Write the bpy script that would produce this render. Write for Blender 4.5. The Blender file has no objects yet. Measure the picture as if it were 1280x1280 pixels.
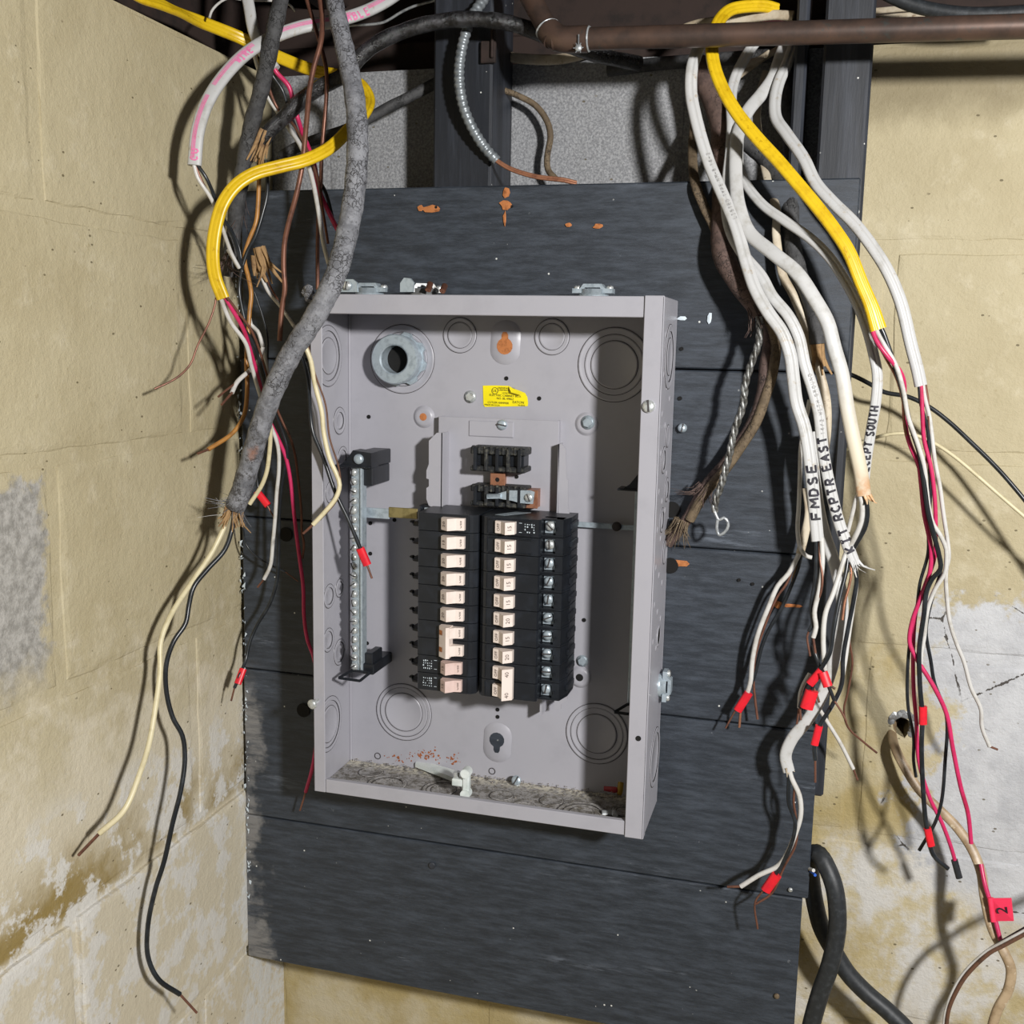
import bpy, bmesh, math, random
from mathutils import Vector as V, Matrix, noise
random.seed(4)
sc = bpy.context.scene
COL = sc.collection

# ------------------------------------------------------------- camera, world, lamp, exposure
LOC,RT,UP,FW,FPX=(0.50982, -1.11486, 0.48822),(0.96085, 0.27638, 0.01944),(-0.06093, 0.14232, 0.98794),(-0.27028, 0.95045, -0.15358),1349.0
cd = bpy.data.cameras.new('camera')
cam = bpy.data.objects.new('camera', cd); COL.objects.link(cam)
M = Matrix((RT, UP, tuple(-c for c in FW))).transposed().to_4x4(); M.translation = V(LOC)
cam.matrix_world = M
cd.sensor_width = 36; cd.lens = FPX / 1280 * 36; cd.clip_start = .01
sc.camera = cam
w = bpy.data.worlds.new('basement_room'); sc.world = w; w.use_nodes = True
w.node_tree.nodes['Background'].inputs[0].default_value = (.93, .96, 1, 1)
w.node_tree.nodes['Background'].inputs[1].default_value = .10
ld = bpy.data.lights.new('work_lamp', 'AREA'); ld.shape = 'DISK'; ld.size = .11; ld.energy = 36; ld.color = (1, .985, .965)
lo_ = bpy.data.objects.new('work_lamp', ld); COL.objects.link(lo_); lo_.location = (1.2, -1.32, .75)
lo_.rotation_euler = (V((.16, 0, .22)) - V(lo_.location)).to_track_quat('-Z', 'Y').to_euler()
sc.view_settings.view_transform = 'Standard'; sc.view_settings.look = 'None'
sc.view_settings.exposure = 0; sc.view_settings.gamma = 1; sc.view_settings.use_curve_mapping = False

# ------------------------------------------------------------- materials
def lin(c):
    if isinstance(c, str): c = [int(c[i:i+2], 16) / 255 for i in (0, 2, 4)]
    return tuple((x / 12.92 if x <= .04045 else ((x + .055) / 1.055) ** 2.4) for x in c) + (1,)
class NT:
    def __init__(s, name):
        s.m = bpy.data.materials.new(name); s.m.use_nodes = True; s.t = s.m.node_tree
        s.b = s.t.nodes['Principled BSDF']; s.geo = None
    def n(s, ty, **kw):
        x = s.t.nodes.new(ty)
        for k, v in kw.items(): setattr(x, k, v)
        return x
    def put(s, sock, v):
        if hasattr(v, 'is_output') or isinstance(v, bpy.types.NodeSocket): s.t.links.new(v, sock)
        else: sock.default_value = v
    def pos(s, scale=(1, 1, 1), loc=(0, 0, 0)):
        if not s.geo: s.geo = s.n('ShaderNodeNewGeometry')
        mp = s.n('ShaderNodeMapping'); s.t.links.new(s.geo.outputs['Position'], mp.inputs[0])
        mp.inputs['Scale'].default_value = scale; mp.inputs['Location'].default_value = loc
        return mp.outputs[0]
    def noise(s, scale, detail=5, rough=.6, st=(1, 1, 1), loc=(0, 0, 0), dist=0):
        x = s.n('ShaderNodeTexNoise'); s.put(x.inputs['Vector'], s.pos(st, loc))
        x.inputs['Scale'].default_value = scale; x.inputs['Detail'].default_value = detail
        x.inputs['Roughness'].default_value = rough; x.inputs['Distortion'].default_value = dist
        return x.outputs[0]
    def voro(s, scale, st=(1, 1, 1), feature='F1', rand=1, loc=(0, 0, 0)):
        x = s.n('ShaderNodeTexVoronoi', feature=feature); s.put(x.inputs['Vector'], s.pos(st, loc))
        x.inputs['Scale'].default_value = scale; x.inputs['Randomness'].default_value = rand
        return x.outputs['Distance']
    def math(s, op, a, b=0., c=0., clamp=False):
        x = s.n('ShaderNodeMath', operation=op); x.use_clamp = clamp
        s.put(x.inputs[0], a); s.put(x.inputs[1], b); s.put(x.inputs[2], c)
        return x.outputs[0]
    def ss(s, v, lo, hi, a=0., b=1.):
        x = s.n('ShaderNodeMapRange', interpolation_type='SMOOTHSTEP'); s.put(x.inputs[0], v)
        for i, q in enumerate((lo, hi, a, b)): x.inputs[i + 1].default_value = q
        return x.outputs[0]
    def mix(s, f, a, b):
        x = s.n('ShaderNodeMix', data_type='RGBA'); s.put(x.inputs[0], f)
        s.put(x.inputs[6], a if not isinstance(a, str) else lin(a)); s.put(x.inputs[7], b if not isinstance(b, str) else lin(b))
        return x.outputs[2]
    def xyz(s):
        if not s.geo: s.geo = s.n('ShaderNodeNewGeometry')
        x = s.n('ShaderNodeSeparateXYZ'); s.t.links.new(s.geo.outputs['Position'], x.inputs[0]); return x.outputs
    def bump(s, h, strength=.5, dist=.001):
        x = s.n('ShaderNodeBump'); s.put(x.inputs['Height'], h); x.inputs['Strength'].default_value = strength
        x.inputs['Distance'].default_value = dist; s.t.links.new(x.outputs[0], s.b.inputs['Normal'])
    def out(s, col, rough=.5, metal=0., spec=.5):
        s.put(s.b.inputs['Base Color'], col if not isinstance(col, str) else lin(col)); s.put(s.b.inputs['Roughness'], rough)
        s.put(s.b.inputs['Metallic'], metal); s.b.inputs['Specular IOR Level'].default_value = spec
        return s.m
def simple(name, c1, c2=None, rough=.5, metal=0., ns=60, lo=.45, hi=.7, bs=0, bst=.4, bd=.0006, st=(1, 1, 1), spec=.5, c3=None):
    t = NT(name); col = c1
    if c2: col = t.mix(t.ss(t.noise(ns, 5, .65, st), lo, hi), c1, c2)
    if c3: col = t.mix(t.ss(t.noise(ns * 2.7, 6, .7, loc=(3, 1, 2)), .58, .68), col, c3)
    if bs: t.bump(t.noise(bs, 5, .6, st), bst, bd)
    return t.out(col, rough, metal, spec)

MT = {}
MT['panel'] = simple('grey_panel_enamel', 'a5a4ab', 'a09fa6', .34, ns=25, bs=250, bst=.05)
MT['panel_gap'] = simple('sheared_seam_shadow_metal', '3a3636', rough=.7)
MT['galv'] = simple('zinc_plated_steel', 'b3bfc7', '98a4ac', .36, .4, ns=180, bs=200, bst=.15)
MT['galv_yellow'] = simple('yellow_chromate_steel', 'a89a6a', '8f8458', .45, .7, ns=150)
MT['steel'] = simple('bright_screw_steel', 'd4d8d8', 'a6a8a4', .3, .55, ns=260)
MT['castgrey'] = simple('aged_zinc_casting', '8d8f90', '6a6660', .45, .4, ns=150, bs=240, bst=.3)
MT['alu'] = simple('dull_aluminium', 'bcc0c2', '8e9296', .42, .5, ns=200)
MT['copper'] = simple('bare_copper', '7e5646', '63443a', .4, .45, ns=90)
MT['copper_bright'] = simple('fresh_cut_copper', 'a8755a', '8a5c48', .4, .45, ns=120)
MT['copper_pipe'] = simple('tarnished_copper_pipe', '5f4b41', '463b36', .42, .4, ns=22, lo=.35, hi=.65, c3='454542', bs=90, bst=.1)
MT['white'] = simple('white_vinyl_sheath', 'bcbcbb', 'a3a19b', .42, ns=40, lo=.5, hi=.75, bs=90, bst=.15, c3='aaa193')
MT['white_old'] = simple('yellowed_vinyl_sheath', 'c6bba6', 'a2927a', .5, ns=36, lo=.4, hi=.7, bs=90, bst=.2, c3='8a7862')
MT['w_white'] = simple('white_wire_insulation', 'cac8c4', 'b2aea6', .35, ns=60)
MT['w_cream'] = simple('cream_wire_insulation', 'd8cda9', 'c0b48e', .4, ns=50)
MT['w_black'] = simple('black_wire_insulation', '1e2124', '2e3236', .3, ns=70)
MT['w_red'] = simple('pink_red_wire_insulation', 'c82f62', 'b0254c', .35, ns=50)
MT['w_tan'] = simple('tan_old_insulation', 'a8763a', '8a5f30', .4, ns=70)
MT['w_brown'] = simple('brown_cloth_insulation', '6a4a38', '4e382c', .7, ns=120, bs=400, bst=.5)
MT['tape'] = simple('red_marking_tape', 'e0202e', 'c81c30', .4, ns=60)
MT['pinktag'] = simple('neon_pink_tag_tape', 'f0365a', 'e22c50', .45, ns=60)
MT['pinkprint'] = simple('pink_print_ink', 'e07aa8', 'd8608f', .5, ns=120)
MT['greyprint'] = simple('faint_grey_print_ink', '8f8d8c', '9d9a97', .6, ns=200)
MT['ink'] = simple('black_marker_ink', '18161f', '2a2636', .6, ns=200)
MT['yellow'] = simple('yellow_vinyl_sheath', 'd8b41c', 'c49f14', .34, ns=50, bs=80, bst=.1, c3='b8920e')
MT['sticker'] = simple('yellow_sticker_paper', 'f2e010', 'ead80c', .4, ns=40)
MT['print'] = simple('sticker_print', '4c4614', rough=.6)
MT['plastic'] = simple('black_breaker_plastic', '181b20', '20242b', .38, ns=60, bs=300, bst=.06)
MT['plastic_dusty'] = simple('dusty_black_plastic', '1b1d20', '5c5a50', .6, ns=230, lo=.45, hi=.75)
MT['toggle'] = simple('tan_toggle_plastic', 'e6d8cf', 'dccdc3', .4, ns=60)
MT['toggle_pink'] = simple('pink_toggle_plastic', 'd9c0b8', 'd0b5ac', .4, ns=60)
MT['tprint'] = simple('toggle_print', '5a4a42', rough=.6)
MT['whiteprint'] = simple('white_breaker_print', 'c9d4dc', rough=.6)
MT['barewood'] = simple('splintered_bare_wood', 'b4713f', '8a5128', .8, ns=200, bs=300, bst=.4)
MT['void'] = simple('dark_hole', '0a0908', rough=.9)
MT['old_wood'] = simple('dark_old_framing_timber', '30231e', '1e1613', .85, ns=30, st=(1, 1, 1), bs=90, bst=.4)
MT['blackwire_rough'] = simple('scuffed_black_rubber', '24272a', '3c4044', .5, ns=160, lo=.45, hi=.8, bs=260, bst=.3)
MT['paper'] = simple('kraft_filler_paper', 'a08058', '6e5238', .85, ns=90, bs=200, bst=.4)
MT['debris'] = simple('grit_and_dust', '6a6258', 'b5ab98', .9, ns=300)
MT['rust'] = simple('rust', '9a5a34', '7a4526', .9, ns=300)
MT['white_plastic'] = simple('white_clip_plastic', 'd5dbd8', 'bfc8c4', .4, ns=60)
MT['w_rednut'] = simple('red_connector_plastic', 'a03038', rough=.5)
MT['w_yelnut'] = simple('yellow_connector_plastic', 'a8862a', rough=.5)

def m_floor():
    t = NT('dust_covered_enamel')
    c = t.mix(t.ss(t.noise(120, 6, .75), .42, .62), '9a9795', '625d55')
    c = t.mix(t.ss(t.noise(420, 4, .7, loc=(1, 5, 2)), .56, .64), c, '3e3a34')
    y = t.xyz()[1]
    c = t.mix(t.math('MULTIPLY', t.ss(y, -.03, -.004), t.ss(t.noise(200, 4), .4, .6)), c, 'cfc9b8')
    t.bump(t.noise(300, 5), .5, .0008); return t.out(c, .8)
MT['dusty'] = m_floor()
def m_plank():
    t = NT('black_painted_plank')
    g = t.noise(130, 9, .8, (.16, 1, 1)); g2 = t.noise(16, 5, .6, (.25, 1, 1), (2, 3, 1))
    c = t.mix(t.ss(g, .36, .74), '272c33', '424953')
    c = t.mix(t.math('MULTIPLY', t.ss(g2, .56, .74), t.ss(t.noise(150, 6, .75, (.12, 1, 1)), .5, .64)), c, '646b76')
    # worn pale patch towards the lower left corner of the board
    X = t.xyz(); q = t.math('ADD', X[0], t.math('MULTIPLY', t.noise(14, 5, .65, loc=(5, 0, 1)), .22))
    wr = t.math('MULTIPLY', t.ss(q, .005, -.03), t.math('MULTIPLY', t.ss(X[2], .12, .04), t.ss(t.noise(60, 6, .7, (.2, 1, 1)), .34, .58)))
    c = t.mix(t.math('MULTIPLY', wr, .75), c, '8b8987')
    sc_ = t.voro(75, (1, 1, 1)); keep = t.ss(t.noise(38, 2, loc=(7, 7, 7)), .56, .6)
    c = t.mix(t.math('MULTIPLY', t.math('LESS_THAN', sc_, .075), keep), c, 'cfd0cc')
    c = t.mix(t.math('MULTIPLY', t.ss(t.noise(130, 6, .8, (.5, 1, .5), (9, 1, 4)), .66, .72), .5), c, '7c7f84')
    t.bump(t.math('ADD', g, t.math('MULTIPLY', t.noise(180, 5, .6, (.15, 1, 1)), .5)), .4, .0009)
    return t.out(c, t.ss(g, .3, .7, .45, .6))
MT['plank'] = m_plank()
def m_stud():
    t = NT('black_painted_stud'); g = t.noise(60, 7, .7, (1, 1, .08))
    c = t.mix(t.ss(g, .4, .75), '202329', '3b3f48')
    c = t.mix(t.math('MULTIPLY', t.math('LESS_THAN', t.voro(70), .06), t.ss(t.noise(30, 2), .5, .56)), c, 'd0d0cc')
    t.bump(g, .4, .001); return t.out(c, .5)
MT['stud'] = m_stud()
def m_block(side):
    t = NT('painted_block_' + side); X = t.xyz()
    n1 = t.noise(7, 6, .6); n2 = t.noise(26, 7, .68, loc=(4, 2, 9)); n3 = t.noise(90, 6, .7, loc=(1, 1, 3)); fine = t.noise(380, 4, .7)
    c = t.mix(t.ss(n1, .35, .7), 'bbb091', 'afa383')
    c = t.mix(t.math('MULTIPLY', t.ss(n2, .52, .72), .6), c, 'c9bfa4')
    c = t.mix(t.math('MULTIPLY', t.ss(n3, .6, .72), .5), c, '9c8e6a')
    if side == 'left':
        v = t.math('ADD', X[2], t.math('MULTIPLY', t.math('SUBTRACT', n2, .5), .5))
        low = t.ss(v, .2, .04)                                      # chalky peeled paint low down
        c = t.mix(t.math('MULTIPLY', low, .85), c, 'd0c7b2')
        st = t.math('MULTIPLY', t.ss(t.math('ADD', X[2], t.math('MULTIPLY', n2, .06)), .065, .0), t.ss(X[2], -.062, -.05))
        c = t.mix(t.math('MULTIPLY', st, t.ss(n1, .38, .62)), c, '94804f')     # brown stain above the ledge joint
        pe = t.ss(t.math('ADD', n2, t.math('MULTIPLY', low, .17)), .66, .74)
        c = t.mix(t.math('MULTIPLY', pe, low), c, 'd5d2cb')
        corner = t.math('MULTIPLY', t.ss(t.math('ADD', X[1], t.math('MULTIPLY', n2, .12)), .02, .1), t.ss(X[2], .1, -.05))
        c = t.mix(t.math('MULTIPLY', corner, t.ss(n3, .36, .6)), c, 'd6d8d8')
        q = t.math('ADD', t.math('MULTIPLY', t.math('SUBTRACT', n2, .5), .10), 0.)
        bare = t.math('MULTIPLY', t.ss(t.math('ADD', X[1], q), -.318, -.334), t.math('MULTIPLY', t.ss(t.math('ADD', X[2], q), .372, .355), t.ss(t.math('ADD', X[2], q), .16, .22)))
        c = t.mix(bare, c, t.mix(t.ss(n3, .35, .65), 'b3b0aa', '8e8b85'))
    else:
        q = t.math('MULTIPLY', t.math('SUBTRACT', n2, .5), .16); q2 = t.math('MULTIPLY', t.math('SUBTRACT', n1, .5), .25)
        par = t.math('MULTIPLY', t.ss(t.math('ADD', X[0], t.math('ADD', q, q2)), .63, .655), t.ss(t.math('ADD', X[2], t.math('ADD', q, q2)), .262, .238))
        low = t.ss(t.math('ADD', X[2], q), -.035, -.06)
        mixc = t.mix(t.math('MULTIPLY', t.ss(n2, .36, .58), t.ss(X[0], .42, .56, .25, 1.)), 'bfb28f', 'cdcac4')
        mixc = t.mix(t.math('MULTIPLY', t.ss(t.noise(9, 5, .6, (1, 1, .35), (8, 2, 2)), .54, .68), .6), mixc, 'a5915f')
        c = t.mix(low, c, mixc)
        st = t.math('MULTIPLY', t.ss(t.math('ADD', X[2], q), .17, .12), t.ss(n1, .4, .6))
        c = t.mix(t.math('MULTIPLY', st, .7), c, 'a38f57')
        pc = t.mix(t.ss(n2, .35, .7), 'c3c4c6', 'aeafb2'); pc = t.mix(t.math('MULTIPLY', t.ss(n3, .6, .7), .5), pc, 'd6d7d8')
        c = t.mix(t.math('MULTIPLY', par, t.ss(t.math('ADD', X[2], q2), -.16, -.1)), c, pc)
        crack = t.voro(6.5, (1, 1, 1), 'DISTANCE_TO_EDGE', loc=(.3, 0, .1))
        cr = t.math('MULTIPLY', t.math('LESS_THAN', t.math('ADD', crack, t.math('MULTIPLY', t.math('SUBTRACT', n3, .5), .05)), .003), t.math('MULTIPLY', par, t.ss(n1, .48, .52)))
        c = t.mix(cr, c, '4a4642')
        grey = t.math('MULTIPLY', t.ss(X[0], .535, .525), t.ss(X[2], .2, .22))     # unpainted block behind the board
        c = t.mix(grey, c, t.mix(t.ss(fine, .35, .7), '7c7d80', 'a9aaac'))
        run = t.math('MULTIPLY', t.ss(t.math('ADD', X[2], t.math('MULTIPLY', n1, .1)), .76, .80), t.math('SUBTRACT', 1., grey))
        c = t.mix(t.math('MULTIPLY', run, .6), c, '6b5f45')
    pit = t.math('MULTIPLY', t.math('LESS_THAN', t.voro(48, (1, 1, 1.6), loc=(2, 2, 2)), .085), t.ss(t.noise(15, 2, loc=(6, 1, 1)), .49, .53))
    c = t.mix(t.math('MULTIPLY', pit, .8), c, '5c523a')
    h = t.math('ADD', t.math('MULTIPLY', n2, 1.), t.math('ADD', t.math('MULTIPLY', n3, .7), t.math('MULTIPLY', fine, .25)))
    h = t.math('SUBTRACT', h, t.math('MULTIPLY', pit, .5))
    t.bump(h, .55, .004)
    return t.out(c, .62, 0, .3)
MT['block_left'] = m_block('left'); MT['block_back'] = m_block('back')
def m_mortar():
    t = NT('painted_mortar'); n = t.noise(60, 6, .7); c = t.mix(t.ss(n, .35, .7), 'ad9c6c', '8c7c54')
    t.bump(n, .8, .004); return t.out(c, .75)
MT['mortar'] = m_mortar()
MT['mortar_left'] = MT['block_left']; MT['mortar_back'] = MT['block_back']
def m_rough(name, c1, c2, c3, rough, vs, bst):
    t = NT(name); n = t.noise(60, 7, .72); f = t.noise(340, 6, .75, (1, 1, .7), (3, 3, 1))
    c = t.mix(t.ss(n, .4, .62), c1, c2); c = t.mix(t.math('MULTIPLY', t.ss(f, .55, .66), .8), c, c3)
    d = t.n('ShaderNodeVectorMath', operation='ADD'); v = t.n('ShaderNodeTexVoronoi', feature='DISTANCE_TO_EDGE')
    nz = t.n('ShaderNodeTexNoise'); t.put(nz.inputs['Vector'], t.pos()); nz.inputs['Scale'].default_value = 140
    sc2 = t.n('ShaderNodeVectorMath', operation='SCALE'); t.put(sc2.inputs[0], nz.outputs['Color']); sc2.inputs['Scale'].default_value = .012
    t.put(d.inputs[0], t.pos((1, 1, .8))); t.put(d.inputs[1], sc2.outputs[0]); t.put(v.inputs['Vector'], d.outputs[0]); v.inputs['Scale'].default_value = vs
    cr = t.math('MULTIPLY', t.ss(v.outputs['Distance'], .07, .015), t.ss(t.noise(28, 3, .6, loc=(5, 2, 2)), .47, .6))
    c = t.mix(t.math('MULTIPLY', cr, .8), c, c3)
    if name.startswith('weathered'):                                # older, dirtier lower end with one rusty stain
        c = t.mix(t.math('MULTIPLY', t.ss(t.xyz()[2], .47, .36), t.ss(t.noise(110, 6, .75, loc=(1, 9, 4)), .47, .62, 0, .85)), c, '36322f')
        dv = t.n('ShaderNodeVectorMath', operation='DISTANCE'); t.put(dv.inputs[0], t.pos()); dv.inputs[1].default_value = (-0.0382,-0.1460,0.3719)
        c = t.mix(t.math('MULTIPLY', t.ss(t.math('ADD', dv.outputs['Value'], t.math('MULTIPLY', t.noise(120, 5, .7), .014)), .02, .011), .85), c, '8a5636')
    t.bump(t.math('SUBTRACT', t.math('ADD', t.math('MULTIPLY', n, .8), t.math('MULTIPLY', f, .6)), t.math('MULTIPLY', cr, .6)), bst, .0016); return t.out(c, rough)
MT['grey_cloth'] = m_rough('weathered_grey_cable_covering', '8a8b90', '66676c', '2f2d2d', .6, 170, .8)
MT['dark_cloth'] = m_rough('sooty_dark_cable_covering', '4a4a4b', '343435', '151515', .65, 170, .8)
MT['tar_cloth'] = m_rough('tarry_black_cable_covering', '1d1c1c', '38383a', '080808', .16, 210, 1.)
MT['bx'] = simple('dull_zinc_conduit', '8a9094', '666c70', .38, .4, ns=120)
MT['braid'] = simple('oxidised_braid', '90918f', '55534e', .42, .5, ns=160, lo=.4, hi=.6)
MT['brown_cloth'] = m_rough('brown_woven_cable_covering', '64514a', '4c3d38', '241c19', .75, 190, .7)
MT['tan_cloth'] = m_rough('tan_woven_cable_covering', '74644e', '5c4e3c', '2e261e', .75, 220, .6)
MT['nm_brown'] = simple('dirty_beige_sheath', 'b09a7c', '8c765a', .4, ns=40, lo=.4, hi=.65, c3='d0c2a8', bs=90, bst=.25)
def m_scorch():
    t = NT('sheath_scorched_at_its_end'); z = t.xyz()[2]; n = t.noise(60, 6, .65)
    q = t.math('ADD', z, t.math('MULTIPLY', t.math('SUBTRACT', n, .5), .03)); z0 = (0.5508,-0.0660,0.3563)[2]
    c = t.mix(t.ss(n, .45, .72), 'bcbcbb', 'a3a19b'); c = t.mix(t.ss(q, z0 + .14, z0 + .03), c, 'c9bfa8'); c = t.mix(t.math('MULTIPLY', t.ss(q, z0 + .03, z0 + .002), t.ss(t.noise(95, 4, .6, loc=(2, 8, 1)), .38, .62, .15, .8)), c, 'b98555')
    return t.out(c, .45)
MT['scorch'] = m_scorch()
MT['lugstain'] = simple('scorched_orange_sheath', 'c8925c', 'd4b896', .5, ns=60, lo=.35, hi=.65)

# ------------------------------------------------------------- geometry helpers
class MB:
    def __init__(s): s.v = []; s.f = []; s.m = []; s.s = []
    def add(s, vs, fs, mi=0, sm=False):
        o = len(s.v); s.v += [tuple(v) for v in vs]
        for f in fs: s.f.append([i + o for i in f]); s.m.append(mi); s.s.append(sm)
    def box(s, a, b, mi=0, c=0.):
        a = [min(p, q) for p, q in zip(a, b)], [max(p, q) for p, q in zip(a, b)]; lo, hi = a
        c = min([c] + [(h - l) * .45 for l, h in zip(lo, hi)])
        if c <= 0:
            vs = [(x, y, z) for x in (lo[0], hi[0]) for y in (lo[1], hi[1]) for z in (lo[2], hi[2])]
            s.add(vs, [(0, 1, 3, 2), (4, 6, 7, 5), (0, 4, 5, 1), (2, 3, 7, 6), (0, 2, 6, 4), (1, 5, 7, 3)], mi); return
        vs = []; idx = {}
        for i in (0, 1):
            for j in (0, 1):
                for k in (0, 1):
                    co = [(lo, hi)[q][d] for d, q in enumerate((i, j, k))]
                    for ax in range(3):
                        p = [co[d] + (0 if d == ax else (c if (i, j, k)[d] == 0 else -c)) for d in range(3)]
                        idx[(i, j, k, ax)] = len(vs); vs.append(p)
        fs = []
        for ax in range(3):
            d1, d2 = [d for d in range(3) if d != ax]
            for q in (0, 1):
                f = []
                for u, v in ((0, 0), (1, 0), (1, 1), (0, 1)):
                    key = [0, 0, 0]; key[ax] = q; key[d1] = u; key[d2] = v; f.append(idx[(*key, ax)])
                fs.append(f)
            for u in (0, 1):
                for v in (0, 1):
                    k0 = [0, 0, 0]; k0[d1] = u; k0[d2] = v; k1 = list(k0); k1[ax] = 1
                    fs.append([idx[(*k0, d1)], idx[(*k0, d2)], idx[(*k1, d2)], idx[(*k1, d1)]])
        for i in (0, 1):
            for j in (0, 1):
                for k in (0, 1): fs.append([idx[(i, j, k, a_)] for a_ in range(3)])
        s.add(vs, fs, mi)
    def prism(s, poly, fa, fb, mi=0, sm=False):
        n = len(poly); vs = [fa(p) for p in poly] + [fb(p) for p in poly]
        s.add(vs, [list(range(n))[::-1], [n + i for i in range(n)]] + [[i, (i + 1) % n, n + (i + 1) % n, n + i] for i in range(n)], mi, sm)
    def rev(s, p, d, prof, n=20, mi=0, sm=True):
        # prof: (radius, height along d) pairs; a solid of revolution about p + t d
        d = V(d).normalized(); a = d.orthogonal().normalized(); b = d.cross(a); vs = []; fs = []
        for r, h in prof:
            for i in range(n):
                t = 2 * math.pi * i / n; vs.append(V(p) + d * h + (a * math.cos(t) + b * math.sin(t)) * r)
        for j in range(len(prof) - 1):
            for i in range(n): fs.append((j * n + i, j * n + (i + 1) % n, (j + 1) * n + (i + 1) % n, (j + 1) * n + i))
        s.add(vs, fs, mi, sm)
        if prof[0][0] > 1e-6 and prof[0][1] != prof[-1][1] or len(prof) == 1: pass
    def cyl(s, a, b, r0, r1=None, n=14, mi=0, sm=True):
        a = V(a); b = V(b); r1 = r0 if r1 is None else r1
        s.rev(a, b - a, [(r0 * .0, 0), (r0, 0), (r0, 0), (r1, (b - a).length), (r1, (b - a).length), (0, (b - a).length)], n, mi, sm)
    def torus(s, p, d, R_, r, n=36, k=6, mi=0):
        prof = [(R_ + r * math.cos(2 * math.pi * i / k), r * math.sin(2 * math.pi * i / k)) for i in range(k + 1)]
        s.rev(p, d, prof, n, mi)
    def build(s, name, mats, parent=None, origin=None):
        me = bpy.data.meshes.new(name)
        o0 = V(origin) if origin is not None else (V(parent['o']) if parent is not None else V((0, 0, 0)))
        me.from_pydata([tuple(V(v) - o0) for v in s.v], [], s.f)
        for m_ in (mats if isinstance(mats, (list, tuple)) else [mats]): me.materials.append(MT[m_])
        me.polygons.foreach_set('material_index', s.m); me.polygons.foreach_set('use_smooth', s.s)
        bm = bmesh.new(); bm.from_mesh(me); bmesh.ops.recalc_face_normals(bm, faces=bm.faces); bm.to_mesh(me); bm.free()
        me.update()
        ob = bpy.data.objects.new(name, me); COL.objects.link(ob)
        if parent is not None: ob.parent = parent
        else: ob.location = o0
        ob['o'] = tuple(o0)
        return ob
def tag(o, label=None, cat=None, group=None, kind=None):
    for k, v in (('label', label), ('category', cat), ('group', group), ('kind', kind)):
        if v: o[k] = v
    return o
def thing(name, label, cat, loc, group=None):
    o = bpy.data.objects.new(name, None); COL.objects.link(o); o.location = loc; o['o'] = tuple(loc); o.empty_display_size = .02
    return tag(o, label, cat, group)

def spline(pts, step=.004):
    P = [V(p) for p in pts]
    if len(P) == 2: P = [P[0], (P[0] + P[1]) / 2, P[1]]
    E = [P[0] * 2 - P[1]] + P + [P[-1] * 2 - P[-2]]; out = []
    for i in range(1, len(E) - 2):
        p0, p1, p2, p3 = E[i - 1:i + 3]; n = max(2, min(14, int((p2 - p1).length / step)))
        t0 = 0; t1 = t0 + max(1e-5, (p1 - p0).length) ** .5; t2 = t1 + max(1e-5, (p2 - p1).length) ** .5; t3 = t2 + max(1e-5, (p3 - p2).length) ** .5
        for j in range(n):
            t = t1 + (t2 - t1) * j / n
            a1 = p0 * ((t1 - t) / (t1 - t0)) + p1 * ((t - t0) / (t1 - t0)); a2 = p1 * ((t2 - t) / (t2 - t1)) + p2 * ((t - t1) / (t2 - t1))
            a3 = p2 * ((t3 - t) / (t3 - t2)) + p3 * ((t - t2) / (t3 - t2))
            b1 = a1 * ((t2 - t) / (t2 - t0)) + a2 * ((t - t0) / (t2 - t0)); b2 = a2 * ((t3 - t) / (t3 - t1)) + a3 * ((t - t1) / (t3 - t1))
            out.append(b1 * ((t2 - t) / (t2 - t1)) + b2 * ((t - t1) / (t2 - t1)))
    out.append(E[-2]); return out
HINT = V((.2, -.95, .12)).normalized()
def frames(C):
    T = [(C[min(i + 1, len(C) - 1)] - C[max(i - 1, 0)]).normalized() for i in range(len(C))]; W_ = []
    for i, t in enumerate(T):
        x = t.cross(HINT)
        if x.length < .2 and W_: x = W_[-1] - t * W_[-1].dot(t)
        x.normalize()
        if W_ and x.dot(W_[-1]) < 0: x = -x
        W_.append(x)
    for _ in range(3):
        W_ = [(W_[max(i - 1, 0)] + W_[i] * 2 + W_[min(i + 1, len(W_) - 1)]).normalized() for i in range(len(W_))]
    N_ = []
    for i, t in enumerate(T):
        W_[i] = (W_[i] - t * W_[i].dot(t)).normalized(); n = W_[i].cross(t); N_.append(-n if n.dot(HINT) < 0 else n)
    return T, W_, N_
def sect(kind, n, ratio):
    out = []
    for i in range(n):
        t = 2 * math.pi * i / n; c, q = math.cos(t), math.sin(t)
        if kind == 'round': out.append((c, q))
        else:
            p = 2.6; u = math.copysign(abs(c) ** (2 / p), c); v = math.copysign(abs(q) ** (2 / p), q) * ratio
            if kind == 'two': v *= 1 - .42 * math.exp(-(u / .15) ** 2)
            if kind == 'three': v *= 1 - .42 * (math.exp(-((u - .32) / .10) ** 2) + math.exp(-((u + .32) / .10) ** 2))
            out.append((u, v))
    return out
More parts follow.
